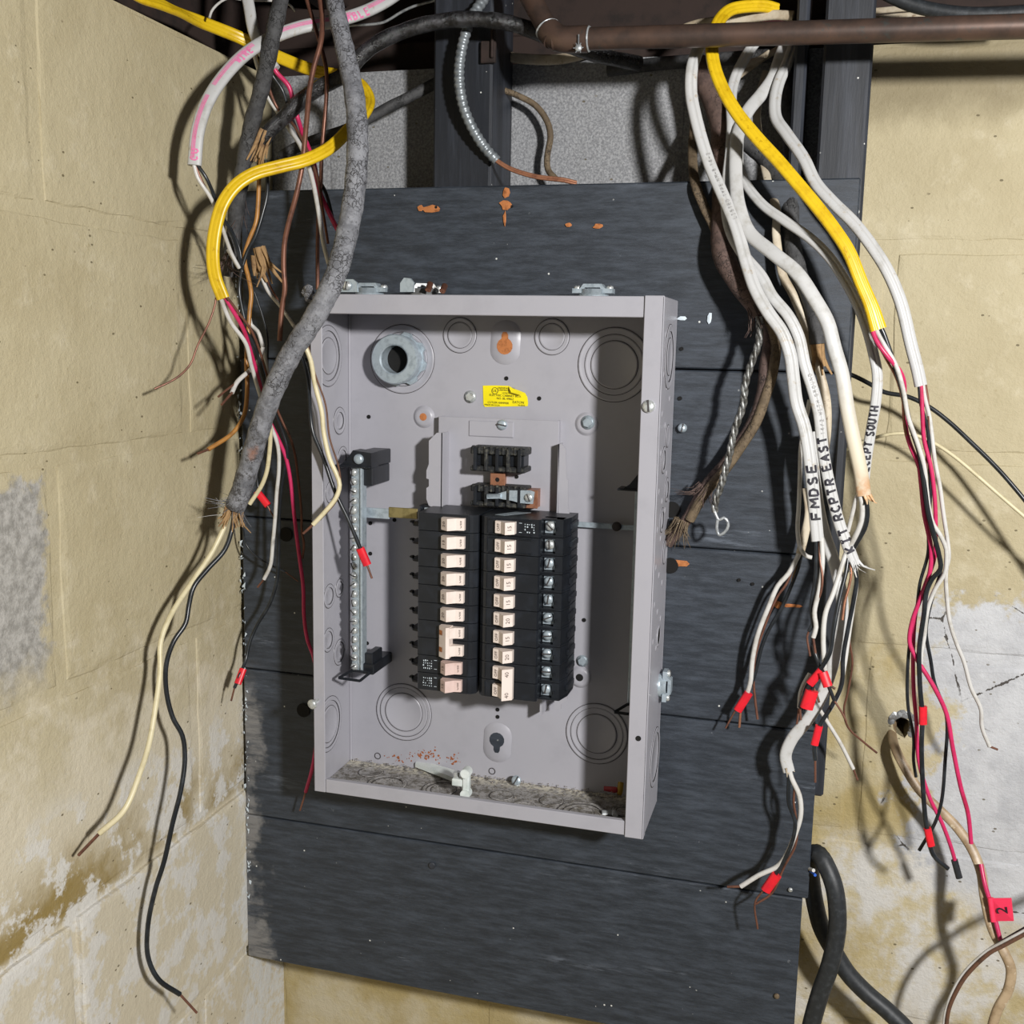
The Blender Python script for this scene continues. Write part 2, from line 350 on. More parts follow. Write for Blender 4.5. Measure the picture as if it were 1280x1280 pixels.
def tube(mb, pts, r, kind='round', n=8, ratio=.5, rf=None, step=.004, mi=0, twist=None, raw=False):
    C = pts if raw else spline(pts, step); T, W_, N_ = frames(C); S = sect(kind, n, ratio); vs = []; fs = []; L = 0; k = len(C)
    cum = [0]
    for i in range(1, k): cum.append(cum[-1] + (C[i] - C[i - 1]).length)
    for i in range(k):
        rr = r * (rf(cum[i], cum[-1]) if rf else 1); a, b = W_[i], N_[i]
        if twist: q = twist(cum[i] / cum[-1]); a, b = a * math.cos(q) + b * math.sin(q), b * math.cos(q) - a * math.sin(q)
        for u, v in S: vs.append(C[i] + a * (u * rr) + b * (v * rr))
    for i in range(k - 1):
        for j in range(n): fs.append((i * n + j, i * n + (j + 1) % n, (i + 1) * n + (j + 1) % n, (i + 1) * n + j))
    mb.add(vs, fs, mi, True); mb.add(vs[:n], [list(range(n))], mi); mb.add(vs[-n:], [list(range(n))], mi)
    return dict(C=C, T=T, W=W_, N=N_, cum=cum, r=r, ratio=ratio if kind != 'round' else 1.)
PX = .00043
def wire(parent, pts, w, mat, tip=0, tipmat='copper', name='conductor', label=None):
    """one insulated conductor; the last `tip` points are bare metal, a sub-part"""
    mb = MB(); body = pts[:-tip] if tip else pts
    w *= .92; tube(mb, body, w * PX, n=8); o = mb.build(name, mat, parent)
    if label: o['label'] = label
    if tip:
        m2 = MB(); tube(m2, pts[-tip - 1:], w * PX * .55, n=6); m2.build('bare_end', tipmat, o, V(o['o']))
    return o
def tape(parent, a, b, w, mat='tape', flag=None):
    a = V(a); b = V(b); mb = MB(); C = [a.lerp(b, t) for t in (0, .03, .5, .97, 1)]
    tube(mb, C, w * .88 * PX, 'flat', 12, .74, raw=True)
    if flag:
        f0 = (a + b) / 2; t = (b - a).normalized(); s_ = V(flag); h = (b - a).length * .48
        nn = t.cross(s_).normalized() * .0005
        q = [f0 - t * h, f0 + t * h, f0 + t * h * .92 + s_ + nn * 4, f0 - t * h * .95 + s_ * .97 - nn * 4]
        mb.add([p + nn for p in q] + [p - nn for p in q], [(0, 1, 2, 3), (7, 6, 5, 4), (0, 4, 5, 1), (1, 5, 6, 2), (2, 6, 7, 3), (3, 7, 4, 0)])
    return mb.build('tape_flag', mat, parent, V(parent['o']))
def fray(parent, at, dirn, n, ln, spread, mat, w=.0012, name='frayed_end', seed=1, r0=.004):
    rn = random.Random(seed); mb = MB(); d = V(dirn).normalized(); a = d.orthogonal().normalized(); b = d.cross(a)
    for _ in range(n):
        t = rn.uniform(0, 6.28); q = a * math.cos(t) + b * math.sin(t); p0 = V(at) + q * r0 * rn.random() ** .5 - d * ln * .2
        l = ln * rn.uniform(.5, 1.1); p2 = p0 + d * l + q * l * spread * rn.uniform(.1, 1); p1 = p0 + d * l * .55 + q * l * spread * .25 * rn.random()
        ww = w * rn.uniform(.4, 1.2)
        tube(mb, [p0, p1, p2], ww, 'flat', 6, .35, rf=lambda s_, L: 1 - .75 * s_ / L, step=.006)
    return mb.build(name, mat, parent, V(parent['o']))
def cable(name, label, pts, w, mat, kind='flat', ratio=.52, conds=(), cat='cable', group=None, n=14, rf=None, part='sheath', twist=None, end=None, step=.004):
    root = thing(name, label, cat, pts[0], group)
    if kind != 'round': w *= .87; ratio *= 1.08; n = max(n, 20) if kind == 'flat' else 40
    mb = MB(); tr = tube(mb, pts, w * PX, kind, n, ratio, rf, twist=twist, step=step); sh = mb.build(part, mat, root)
    for c in conds:
        p, cw, cm, tip = c[:4]; o = wire(root, p, cw, cm, tip, c[4] if len(c) > 4 and c[4] else 'copper', 'ground_wire' if cm.startswith('copper') else 'conductor', {'w_white': 'white conductor', 'w_black': 'black conductor', 'w_red': 'pink red conductor', 'w_cream': 'cream conductor', 'w_tan': 'tan conductor', 'copper': 'bare copper conductor'}.get(cm))
        for t in (c[5] if len(c) > 5 else ()): tape(o, *t)
    root['sheath'] = sh.name
    return root, sh, tr

STROKES = {
 'F': [[(0, 0), (0, 1), (.62, .98)], [(0, .52), (.5, .5)]], 'M': [[(0, 0), (.05, 1), (.38, .4), (.7, 1), (.78, 0)]],
 'D': [[(0, 0), (.02, 1), (.45, .9), (.6, .5), (.42, .08), (0, 0)]], 'O': [[(.3, 1), (.03, .75), (.02, .25), (.3, 0), (.58, .25), (.6, .75), (.3, 1)]],
 'S': [[(.58, .9), (.3, 1), (.05, .8), (.2, .55), (.5, .42), (.55, .15), (.28, 0), (0, .12)]], 'E': [[(.6, 1), (0, .98), (0, .02), (.62, 0)], [(0, .52), (.48, .5)]],
 'K': [[(0, 0), (0, 1)], [(.6, 1), (.02, .45), (.62, 0)]], 'I': [[(.25, 0), (.25, 1)], [(0, 1), (.5, 1)], [(0, 0), (.5, 0)]], 'T': [[(.32, 0), (.32, 1)], [(0, 1), (.66, .98)]],
 'R': [[(0, 0), (0, 1), (.45, .95), (.55, .72), (.4, .5), (0, .48)], [(.25, .48), (.62, 0)]], 'C': [[(.6, .85), (.32, 1), (.04, .7), (.04, .3), (.3, 0), (.6, .14)]],
 'P': [[(0, 0), (0, 1), (.48, .95), (.56, .7), (.42, .48), (0, .46)]], 'A': [[(0, 0), (.32, 1), (.64, 0)], [(.12, .36), (.52, .36)]],
 'U': [[(0, 1), (.03, .2), (.3, 0), (.56, .2), (.6, 1)]], 'H': [[(0, 0), (0, 1)], [(.6, 0), (.6, 1)], [(0, .5), (.6, .52)]], 'L': [[(0, 1), (0, 0), (.55, .02)]],
 'B': [[(0, 0), (0, 1), (.45, .92), (.45, .6), (0, .52), (.55, .42), (.52, .06), (0, 0)]], 'N': [[(0, 0), (0, 1), (.6, 0), (.6, 1)]], 'W': [[(0, 1), (.2, 0), (.4, .7), (.6, 0), (.8, 1)]],
 'G': [[(.6, .85), (.32, 1), (.04, .7), (.04, .3), (.3, 0), (.58, .15), (.58, .45), (.35, .45)]], '2': [[(.05, .8), (.3, 1), (.55, .8), (.5, .55), (0, 0), (.62, .02)]],
 'Y': [[(0, 1), (.3, .5), (.6, 1)], [(.3, .5), (.3, 0)]], '1': [[(.1, .8), (.3, 1), (.3, 0)]], '4': [[(.45, 0), (.45, 1), (0, .3), (.62, .3)]], '/': [[(0, 0), (.5, 1)]], '-': [[(.05, .5), (.5, .5)]], "'": [[(.1, 1), (.06, .75)]]}
def on_path(tr, s_, u):
    cum = tr['cum']; s_ = max(0, min(cum[-1] - 1e-5, s_)); i = 0
    while cum[i + 1] < s_: i += 1
    f = (s_ - cum[i]) / max(1e-9, cum[i + 1] - cum[i])
    C = tr['C'][i].lerp(tr['C'][i + 1], f); W_ = tr['W'][i].lerp(tr['W'][i + 1], f); N_ = tr['N'][i].lerp(tr['N'][i + 1], f)
    if W_.x < 0: W_ = -W_
    u = max(-.97, min(.97, u))
    return C + W_ * u * tr['r'] + N_ * ((1 - abs(u) ** 2.6) ** (1 / 2.6) * tr['ratio'] * tr['r'] + .00035)
def letter_cable(sheath, tr, text, s0, hgt, wid, mat, pen=.0007, up=True, u0=0., gap=.3, name='writing', jit=.06):
    """text running along a cable (towards its start when up) drawn as ink ribbons on its face"""
    mb = MB(); s_ = s0; rn = random.Random(len(text)); sg = -1 if up else 1
    for ch in text:
        if ch == ' ': s_ += sg * wid * .7; continue
        jx, jy = rn.uniform(-jit, jit), rn.uniform(-jit, jit)
        for line in STROKES[ch]:
            pl = []
            for (x0, y0), (x1, y1) in zip(line, line[1:]):
                for k in range(4): pl.append((x0 + (x1 - x0) * k / 4, y0 + (y1 - y0) * k / 4))
            pl.append(line[-1]); vs = []
            for i, (x, y) in enumerate(pl):
                x2, y2 = pl[min(i + 1, len(pl) - 1)]; x1, y1 = pl[max(i - 1, 0)]
                dx, dy = (x2 - x1) * wid, (y2 - y1) * hgt; l = math.hypot(dx, dy) or 1
                for q in (-1, 1):
                    al = (x + jx * y) * wid - q * dy / l * pen; ac = (y - .5 + jy * x) * hgt + q * dx / l * pen
                    vs.append(on_path(tr, s_ + sg * al, u0 + sg * ac / tr['r']))
            mb.add(vs, [(2 * i, 2 * i + 1, 2 * i + 3, 2 * i + 2) for i in range(len(pl) - 1)])
        s_ += sg * wid * (.65 + gap)
    return mb.build(name, mat, sheath, V(sheath['o']))
_gl = {}
def glyphs(txt, size):
    if (txt, size) not in _gl:
        c = bpy.data.curves.new('t', 'FONT'); c.body = txt; c.size = size; c.align_x = 'CENTER'; c.align_y = 'CENTER'; c.resolution_u = 2
        o = bpy.data.objects.new('t', c); me = bpy.data.meshes.new_from_object(o)
        _gl[(txt, size)] = ([tuple(v.co) for v in me.vertices], [tuple(p.vertices) for p in me.polygons])
        bpy.data.objects.remove(o); bpy.data.curves.remove(c); bpy.data.meshes.remove(me)
    return _gl[(txt, size)]
def put_text(mb, txt, size, p, right, up, mi=0):
    v, f = glyphs(txt, size); p = V(p); right = V(right).normalized(); up = V(up).normalized(); n = right.cross(up) * .0002
    mb.add([p + right * x + up * y + n for x, y, z in v], f, mi)

# ------------------------------------------------------------- the corner of the basement
XL, YB = -.145, .10
ZC = [-.70, -.485, -.27, -.055, .165, .38, .595, .80]
def rough_block(name, mat, par, u0, u1, z0, z1, fn, seed):
    """a block whose face has ragged, softly rounded edges; fn maps (u, depth, z) to a point"""
    rr = random.Random(seed); per = []
    def side(a, b):
        n = max(2, int((V(b) - V(a)).length / .026))
        for i in range(n): per.append((a[0] + (b[0] - a[0]) * i / n, a[1] + (b[1] - a[1]) * i / n))
    side((u0, z0), (u1, z0)); side((u1, z0), (u1, z1)); side((u1, z1), (u0, z1)); side((u0, z1), (u0, z0))
    cu, cz = (u0 + u1) / 2, (z0 + z1) / 2; n = len(per); R_ = []
    for k, (ins, dep) in enumerate(((0, .05), (0, .0022), (.0016, .0006), (.0075, 0))):
        for i, (u, z) in enumerate(per):
            jj = (rr.uniform(-.0016, .0016) if 0 < k < 3 else rr.uniform(-.003, .002) if k else 0) + ins
            du = (1 if u < cu else -1) * jj if abs(u - u0) < 1e-6 or abs(u - u1) < 1e-6 else 0
            dz = (1 if z < cz else -1) * jj if abs(z - z0) < 1e-6 or abs(z - z1) < 1e-6 else 0
            R_.append(fn(u + du, dep + (rr.uniform(-.0003, .0003) if k == 2 else 0), z + dz))
    mb = MB(); fs = [(k * n + i, k * n + (i + 1) % n, (k + 1) * n + (i + 1) % n, (k + 1) * n + i) for k in range(3) for i in range(n)]
    mb.add(R_, fs, 0, False); mb.add(R_[3 * n:], [list(range(n))]); mb.add(R_[:n], [list(range(n))[::-1]])
    return mb.build(name, mat, par)
def wall(name, lo, hi, mat): 
    mb = MB(); mb.box(lo, hi); o = mb.build(name, mat); return tag(o, kind='structure')
wl = wall('wall_left', (XL - .2, -1.0, -.75), (XL - .0016, YB + .2, .797), 'mortar_left')
wb = wall('wall_back', (XL - .005, YB + .0016, -.75), (1.3, YB + .2, .797), 'mortar_back')
rb = random.Random(3)
for i in range(7):
    z0, z1 = ZC[i] + .0065, ZC[i + 1] - .0065
    off = -.31 if i % 2 == 0 else -.095                       # running bond, joints measured on the wall
    edges = sorted({round(off + .43 * k, 4) for k in range(-3, 3)})
    edges = [-1.0] + [e for e in edges if -.99 < e < YB - .03] + [YB + .02]
    for a, b in zip(edges, edges[1:]):
        d = rb.uniform(-.0005, .0005) + (.0045 if i == 2 else 0)
        rough_block('block', 'block_left', wl, a + .0065, b - .0065, z0, z1, lambda u, e, z: V((XL + d - e, u, z)), int(a * 1000 + i * 77) + 5000)
    off = .57 if i % 2 == 1 else .785
    edges = sorted({round(off + .43 * k, 4) for k in range(-3, 3)})
    edges = [XL + .001] + [e for e in edges if XL + .03 < e < 1.28] + [1.3]
    for a, b in zip(edges, edges[1:]):
        d = rb.uniform(-.0005, .0005)
        o = rough_block('block', 'block_back', wb, a + (.0065 if a > XL + .01 else 0), b - .0065, z0, z1, lambda u, e, z: V((u, YB + d + e, z)), int(a * 1000 + i * 31) + 9000)
        if i == 3 and a < .6 < b - .1:                        # the block with the broken-out cable hole
            hm = MB(); rr = random.Random(8); hc = V((0.6153,0.1000,0.0807))
            hm.prism([(math.cos(t / 11 * 6.283) * .0105 * rr.uniform(.75, 1.2), math.sin(t / 11 * 6.283) * .0125 * rr.uniform(.75, 1.2)) for t in range(11)],
                     lambda p: hc + V((p[0], -.02, p[1])), lambda p: hc + V((p[0], .06, p[1])))
            cut = hm.build('cutter', 'void'); md = o.modifiers.new('b', 'BOOLEAN'); md.operation = 'DIFFERENCE'; md.object = cut
            bpy.context.view_layer.update(); me = bpy.data.meshes.new_from_object(o.evaluated_get(bpy.context.evaluated_depsgraph_get()))
            o.modifiers.clear(); o.data = me
            md = wb.modifiers.new('b', 'BOOLEAN'); md.operation = 'DIFFERENCE'; md.object = cut; bpy.context.view_layer.update()
            me = bpy.data.meshes.new_from_object(wb.evaluated_get(bpy.context.evaluated_depsgraph_get())); wb.modifiers.clear(); wb.data = me; bpy.data.objects.remove(cut)
            rim = MB()
            for t in range(12):
                q = t / 12 * 3.6 - .5; p = hc + V((math.cos(q) * .0125, .0005, math.sin(q) * .0145))
                rim.rev(p, (rr.uniform(-.4, .4), -1, rr.uniform(-.4, .4)), [(0, -.003), (.005 * rr.uniform(.6, 1.2), -.002), (.0045, .0008), (0, .0018)], 7, 0, False)
            rim.build('chipped_rim', 'castgrey', o, V(o['o']))
mb = MB(); mb.box((XL - .2, -1.0, -.80), (1.3, .3, -.75)); tag(mb.build('floor', 'mortar'), kind='structure')
mb = MB(); mb.box((XL - .2, -.9, 1.08), (1.3, .3, 1.10)); ce = tag(mb.build('ceiling', 'old_wood'), kind='structure')
for x in (-.12, .075, .47, .93):
    mb = MB(); mb.box((x, -.85, .893), (x + .042, .178, 1.08), 0, .002); mb.build('joist', 'old_wood', ce)
mb = MB(); mb.box((XL - .2, .135, .798), (1.3, .29, .838), 0, .003); tag(mb.build('trim_1', 'old_wood'), kind='structure')       # sill plate
mb = MB(); mb.box((XL - .25, -1.0, .798), (XL - .035, .134, .838), 0, .003); tag(mb.build('trim_3', 'old_wood'), kind='structure')   # sill plate on the left wall
mb = MB(); mb.box((XL - .25, -1.0, .838), (XL - .08, .178, 1.08), 0, .002); tag(mb.build('trim_4', 'old_wood'), kind='structure')
mb = MB(); mb.box((XL - .2, .18, .838), (1.3, .21, 1.08), 0, .002); tag(mb.build('trim_2', 'old_wood'), kind='structure')       # rim joist

def stud(a, b, z0, z1, y0, y1, label, cat='stud', name='wall_stud'):
    mb = MB(); mb.box((a, y0, z0), (b, y1, z1), 0, .0025); o = mb.build(name, 'stud', None, ((a + b) / 2, y0, z0)); tag(o, label, cat); return o
s1 = stud((0.0903,0.0200,0.7238)[0], (0.1558,0.0200,0.7215)[0], .60, .893, .0205, .0995, 'black painted stud behind the spiral metal conduit', )
stud((0.4900,0.0200,0.7096)[0], (0.5360,0.0200,0.7079)[0], .02, .893, .0205, .0995, 'wide black painted stud at the right end of the backboard')
stud((0.4627,0.0200,0.7105)[0], (0.4749,0.0200,0.7101)[0], .55, .893, .030, .0995, 'thin dark furring strip beside the wide right-hand stud')
# plank backboard
ZP = [-.277, -.088, .0975, .2825, .4665, .6525]
pb = thing('plank_backboard', 'backboard of five black painted planks behind the grey panel box', 'backboard', (-.14, 0, -.277))
for i, (a, b) in enumerate([(-.1405, .5215), (-.139, .527), (-.1375, .525), (-.135, .527), (-.131, .532)]):
    mb = MB(); mb.box((a, rb.uniform(.0, .0010), ZP[i] + .0008), (b, .0195, ZP[i + 1] - .0008), 0, .0014); mb.build('plank', 'plank', pb)
def scar(pts, n=9, mat='barewood', h=.0006):
    """a splintered patch of bare wood, thicker in the middle"""
    for (p, rx, rz) in pts:
        rr = random.Random(int(rx * 1e5)); p = V(p); mb = MB(); vs = [p + V((0, -h, 0))]
        for t in range(n):
            q = t / n * 6.283; k = rr.uniform(.65, 1.2); vs.append(p + V((math.cos(q) * rx * k, 0, math.sin(q) * rz * k)))
        mb.add(vs, [(0, 1 + t, 1 + (t + 1) % n) for t in range(n)]); mb.build('bare_wood_scar', mat, pb)
scar([((0.0962,-0.0010,0.6290), .013, .0042), ((0.1804,-0.0010,0.6318), .0075, .0055), ((0.1802,-0.0010,0.6439), .0035, .006), ((0.1790,-0.0010,0.6172), .002, .009), ((0.2789,-0.0010,0.6089), .0062, .0028), ((0.2478,-0.0010,0.6108), .004, .002),
      ((0.3760,-0.0010,0.2653), .010, .0045), ((0.4790,-0.0010,0.2295), .006, .004), ((0.4925,-0.0010,0.2299), .010, .0022), ((0.0853,-0.0010,0.6300), .004, .003)])
scar([((0.3675,-0.0010,0.5174), .005, .0022), ((0.3956,-0.0010,0.5177), .0026, .006)], 7, 'whiteprint')
def hole(p, r, name='drilled_hole', par=None, d=(0, -1, 0), mat='void'):
    mb = MB(); mb.rev(p, d, [(r, 0), (r * .97, .0005), (0, .0004)], 14, 0, False); return mb.build(name, mat, par if par is not None else pb)
for p, r in [((-0.0594,-0.0010,0.0546), .0085), ((-0.0795,-0.0010,0.2651), .0085), ((0.3661,-0.0010,0.3214), .0085), ((0.3669,-0.0010,0.2620), .0085), ((0.3689,-0.0010,0.4870), .002), ((0.3694,-0.0010,0.4368), .0022), ((0.4383,-0.0010,0.2523), .0018), ((0.4522,-0.0010,0.2492), .0018), ((0.1025,-0.0010,0.6305), .0015), ((0.1866,-0.0010,0.6301), .0014)]: hole(p, r)
def screw(par, p, d, r=.005, h=.003, mat='steel', slot=True, name='screw', ang=.6, hexa=False):
    mb = MB(); d = V(d).normalized(); p = V(p)
    if hexa: mb.rev(p, d, [(r, 0), (r, h * .8), (r * .85, h), (0, h)], 6, 0, False); mb.rev(p, d, [(r * 1.35, 0), (r * 1.35, h * .25), (0, h * .26)], 16)
    else: mb.rev(p, d, [(r, 0), (r, h * .45), (r * .86, h * .8), (r * .5, h), (0, h * 1.04)], 16)
    if slot:
        a = d.orthogonal().normalized(); b = d.cross(a); q = a * math.cos(ang) + b * math.sin(ang); q2 = d.cross(q); top = p + d * h * 1.06
        vs = [top + q * (s1_ * r * .9) + q2 * (s2_ * r * .13) + d * (.0001 + k) for k in (0, -h * .5) for s1_, s2_ in ((-1, -1), (1, -1), (1, 1), (-1, 1))]
        mb.add(vs, [(0, 1, 2, 3), (4, 7, 6, 5), (0, 4, 5, 1), (1, 5, 6, 2), (2, 6, 7, 3), (3, 7, 4, 0)], 1)
    return mb.build(name, [mat, 'panel_gap'], par, V(par['o']))
screw(pb, (0.3732,-0.0010,0.4066), (.1, -1, .1), .0048, .006, 'galv'); screw(pb, (0.5313,0.0180,0.6219), (.1, -1, .1), .002, .002, 'steel', False, 'nail')
screw(pb, (0.1044,-0.0010,-0.1154), (0, -1, 0), .004, .0012, 'stud', False, 'nail'); screw(pb, (0.5086,-0.0010,-0.0782), (0, -1, 0), .0024, .002, 'steel', False, 'nail'); screw(pb, (0.5014,-0.0010,-0.2025), (0, -1, 0), .003, .002, 'tan_cloth', False, 'nail')
mb = MB(); rr = random.Random(5)                                # flakes of paint and caulk along the left edge
for k in range(150):
    z = rr.uniform(-.20, .62); p = V((-.136 + rr.gauss(0, .0016), -.0006, z)); q = rr.uniform(.0008, .0026)
    mb.add([p + V((rr.uniform(-1, 1) * q, -.0006 * rr.random(), rr.uniform(-1, 1) * q * 1.7)) for _ in range(4)], [(0, 1, 2), (0, 2, 3), (0, 3, 1), (1, 3, 2)])
tag(mb.build('paint_flakes', 'whiteprint', pb), kind='stuff')

# ------------------------------------------------------------- the panel box
W, H, D = .363, .535, .0926
ep = thing('electrical_panel', 'open grey steel electrical panel box on the black planks', 'electrical panel', (0, 0, 0))
def plate(name, boxes, mat='panel', c=.0006, par=None):
    mb = MB()
    for b in boxes: mb.box(b[0], b[1], 0, c)
    return mb.build(name, mat, par or ep)
T = .0016
bp = plate('back_panel', [((0, -T, 0), (W, -.0002, H))])
ls = plate('left_side', [((0, -D, 0), (T, -T, H))]); rs = plate('right_side', [((W - T, -D, 0), (W, -T, H))])
plate('top_side', [((T, -D + .001, H - T), (W - T, -T, H))]); bs_ = plate('bottom_side', [((T, -D + .001, 0), (W - T, -T, T))], 'dusty')
plate('front_flange', [((0, -D - .001, .0), (.0135, -D + .0006, H - .001)), ((0.0, -D - .001, 0), (T, -D + .006, H - .001))])
plate('front_flange', [((W - .0185, -D - .0026, -.001), (W, -D - .0008, H + .0006)), ((W - T, -D - .0026, -.001), (W + .0003, -D + .01, H)), ((W - .0185, -D - .002, 0), (W - .0172, -D + .006, H))])
plate('front_flange', [((.0137, -D - .0005, H - .0195), (W - .0186, -D + .001, H)), ((.0137, -D, H - .0195), (W - .0186, -D + .008, H - .0182))])
plate('front_flange', [((.0137, -D - .0005, 0), (W - .0186, -D + .001, .0150)), ((.0137, -D, .0138), (W - .0186, -D + .006, .0150))])
plate('corner_bead', [((T, -T - .0022, T), (T + .0022, -T, H - T))])
def knockout(p, d, radii, par, mat='panel'):
    mb = MB(); p = V(p); d = V(d)
    for k, r in enumerate(sorted(radii, reverse=True)):
        h = .0005 + .0007 * (k % 2 == 0)
        rs2 = sorted(radii, reverse=True); ri = rs2[k + 1] + .0007 if k + 1 < len(rs2) else 0
        mb.rev(p, d, [(r + .0006, 0), (r - .0002, h), (r - .0014, h + .0002), (r - .0020, h - .0001), (ri, h - .0001)], 40, 0)
        mb.torus(p + d * (h * .55), d, r + .0004, .00032, 44, 5, 1)
    return mb.build('knockout', [mat, 'panel_gap'], par, V(par['o']))
n_ = (0, -1, 0)
knockout((0.0651,-0.0015,0.4697), n_, (.037, .029), bp); knockout((0.3003,-0.0015,0.4692), n_, (.038, .031, .0245), bp)
for q in ((0.1313,-0.0015,0.4967), (0.2331,-0.0015,0.4967)): knockout(q, n_, (.0185, .0135), bp)
knockout((0.0687,-0.0015,0.0677), n_, (.0335, .029, .0225), bp); knockout((0.2946,-0.0015,0.0692), n_, (.034, .029, .022), bp)
dx_ = (1, 0, 0)
for q, r in (((0.0016,-0.0547,0.4721), (.032, .026, .019)), ((0.0016,-0.0278,0.4016), (.0145, .009)), ((0.0016,-0.0200,0.3603), (.012, .008)), ((0.0016,-0.0510,0.3256), (.012, .008)), ((0.0016,-0.0567,0.2110), (.013, .009)), ((0.0016,-0.0300,0.2143), (.010, .007)), ((0.0016,-0.0595,0.1619), (.013, .009)), ((0.0016,-0.0309,0.1404), (.0145, .011)), ((0.0016,-0.0589,0.0650), (.031, .026, .0205))): knockout(q, dx_, r, ls)
for q, r in (((0.3630,-0.0503,0.4791), (.031, .024, .018)), ((0.3630,-0.0382,0.4008), (.011,)), ((0.3630,-0.0597,0.3788), (.013, .009)), ((0.3630,-0.0275,0.3455), (.012, .008)), ((0.3630,-0.0535,0.3182), (.012, .008)), ((0.3630,-0.0260,0.2808), (.012,)), ((0.3630,-0.0340,0.0635), (.031, .025))): knockout(q, dx_, r, rs)
for k in range(26):
    q = V((W + .0001, -.0926 + .012 + (k % 3) * .024, .50 - .0125 * k)); mb = MB(); mb.rev(q, dx_, [(.0035, 0), (.003, .0005), (0, .0006)], 12); mb.build('dimple', 'panel', rs)
mb = MB(); mb.rev(V((0.3632,-0.0432,0.1965)), dx_, [(.0115, 0), (.0115, .0006), (.0085, .0007), (.0085, .0002), (0, .0002)], 24, 0); mb.rev(V((0.3632,-0.0432,0.1965)), dx_, [(.0085, .0004), (0, .0005)], 20, 1); mb.build('open_knockout', ['panel', 'void'], rs)
for x, y, r in ((.07, -.055, (.022, .017)), (.135, -.05, (.024, .019, .014)), (.20, -.045, (.013,)), (.23, -.066, (.014,)), (.255, -.04, (.013,)), (.292, -.058, (.026, .02, .013)), (.17, -.068, (.012,)), (.04, -.03, (.014,)), (.335, -.04, (.014, .009))):
    knockout((x, y, T), (0, 0, 1), r, bs_, 'dusty')
def keyhole(p, up, mat):
    p = V(p); mb = MB(); n = 20
    st = [(.0115 * math.cos(t / n * 6.283), .0115 * math.sin(t / n * 6.283) + (.0065 if t < n / 2 else -.0065)) for t in range(n)]
    ot = [(a * 1.45, b * 1.3) for a, b in st]
    vs = [p + V((a, 0, b)) for a, b in ot] + [p + V((a, -.003, b)) for a, b in st]
    mb.add(vs, [(i, (i + 1) % n, n + (i + 1) % n, n + i) for i in range(n)] + [list(range(n, 2 * n))], 0, True)
    kh = [(.0088 * math.cos(t / 12 * 6.283 * .86 + 2.0), .0088 * math.sin(t / 12 * 6.283 * .86 + 2.0) - .004) for t in range(13)]
    kh += [(.0036, .008), (.002, .011), (-.002, .011), (-.0036, .008)]
    s_ = 1 if up else -1
    mb.add([p + V((a, -.0033, s_ * b)) for a, b in kh], [list(range(len(kh)))], 1)
    return mb.build('keyhole_slot', ['panel', mat], bp, V(bp['o']))
keyhole((0.1826,-0.0020,0.4900), True, 'barewood'); keyhole((0.1818,-0.0020,0.0452), False, 'plank')
for q in ((0.1842,-0.0020,0.4521), (0.2209,-0.0020,0.4320), (0.0255,-0.0020,0.4053), (0.1811,-0.0020,0.0836), (0.1813,-0.0020,0.0752), (0.2766,-0.0020,0.1954), (0.0273,-0.0020,0.2853), (0.0273,-0.0020,0.2504), (0.0564,-0.0020,0.2909), (0.0232,-0.0020,0.1451)): hole(q, .0023, 'screw_hole', bp)
for q in ((0.0362,-0.0020,0.0106), (0.1758,-0.0020,0.0104)):
    mb = MB(); mb.torus(V(q), n_, .0036, .0005, 18, 5); mb.build('tooling_ring', 'panel_gap', bp)
def dimple(q, inner):
    mb = MB(); mb.rev(V(q), n_, [(.0125, 0), (.010, .0022), (.0088, .003), (.0055, .0026), (0, .0026)], 24, 0); mb.rev(V(q), n_, [(.0042, .0028), (0, .0031)], 14, 1, False); return mb.build('mounting_dimple', ['panel', inner], bp)
dimple((0.0908,-0.0016,0.4077), 'barewood'); dimple((0.2740,-0.0016,0.1314), 'void'); dimple((0.2727,-0.0016,0.4069), 'panel')
screw(bp, (0.1441,-0.0020,0.4313), n_, .005, .004, 'steel', False, 'bolt', hexa=True); screw(bp, (0.2748,-0.0040,0.4088), n_, .0055, .005, 'galv', False, 'bolt', hexa=True); screw(bp, (0.2762,-0.0020,0.1498), n_, .0048, .004, 'galv', False, 'bolt', hexa=True)
screw(ep, (0.3522,-0.0950,0.4327), (0, -1, .15), .0062, .004, 'steel', True, 'cover_screw', .9)
mb = MB(); q = V((0.0032,-0.1010,0.1021)); mb.cyl(q, q + V((.004, .018, .004)), .0022); mb.rev(q, (-.2, -1, -.2), [(.0055, 0), (.0055, .002), (.004, .0034), (0, .0036)], 16); mb.build('cover_screw', 'steel', ep)
hole((0.3547,-0.0954,0.1046), .0028, 'cover_screw_hole', ep)
# sticker
st_ = MB(); n = 8; a, b = V((0.1581,-0.0024,0.4437)), V((0.2089,-0.0024,0.4223))
pl = [(0, 1), (.28, 1.03), (.57, 1.03), (.68, .9), (.84, .78), (.93, .70), (.98, .5), (1, .2), (.99, .05), (.05, -.06), (.02, .05)]
qs = [V((a.x + (b.x - a.x) * u, -.0020, b.z + (a.z - b.z) * v)) for u, v in pl]
st_.add(qs + [p + V((0, -.0003, 0)) for p in qs], [list(range(11)), list(range(11, 22))] + [(i, (i + 1) % 11, 11 + (i + 1) % 11, 11 + i) for i in range(11)])
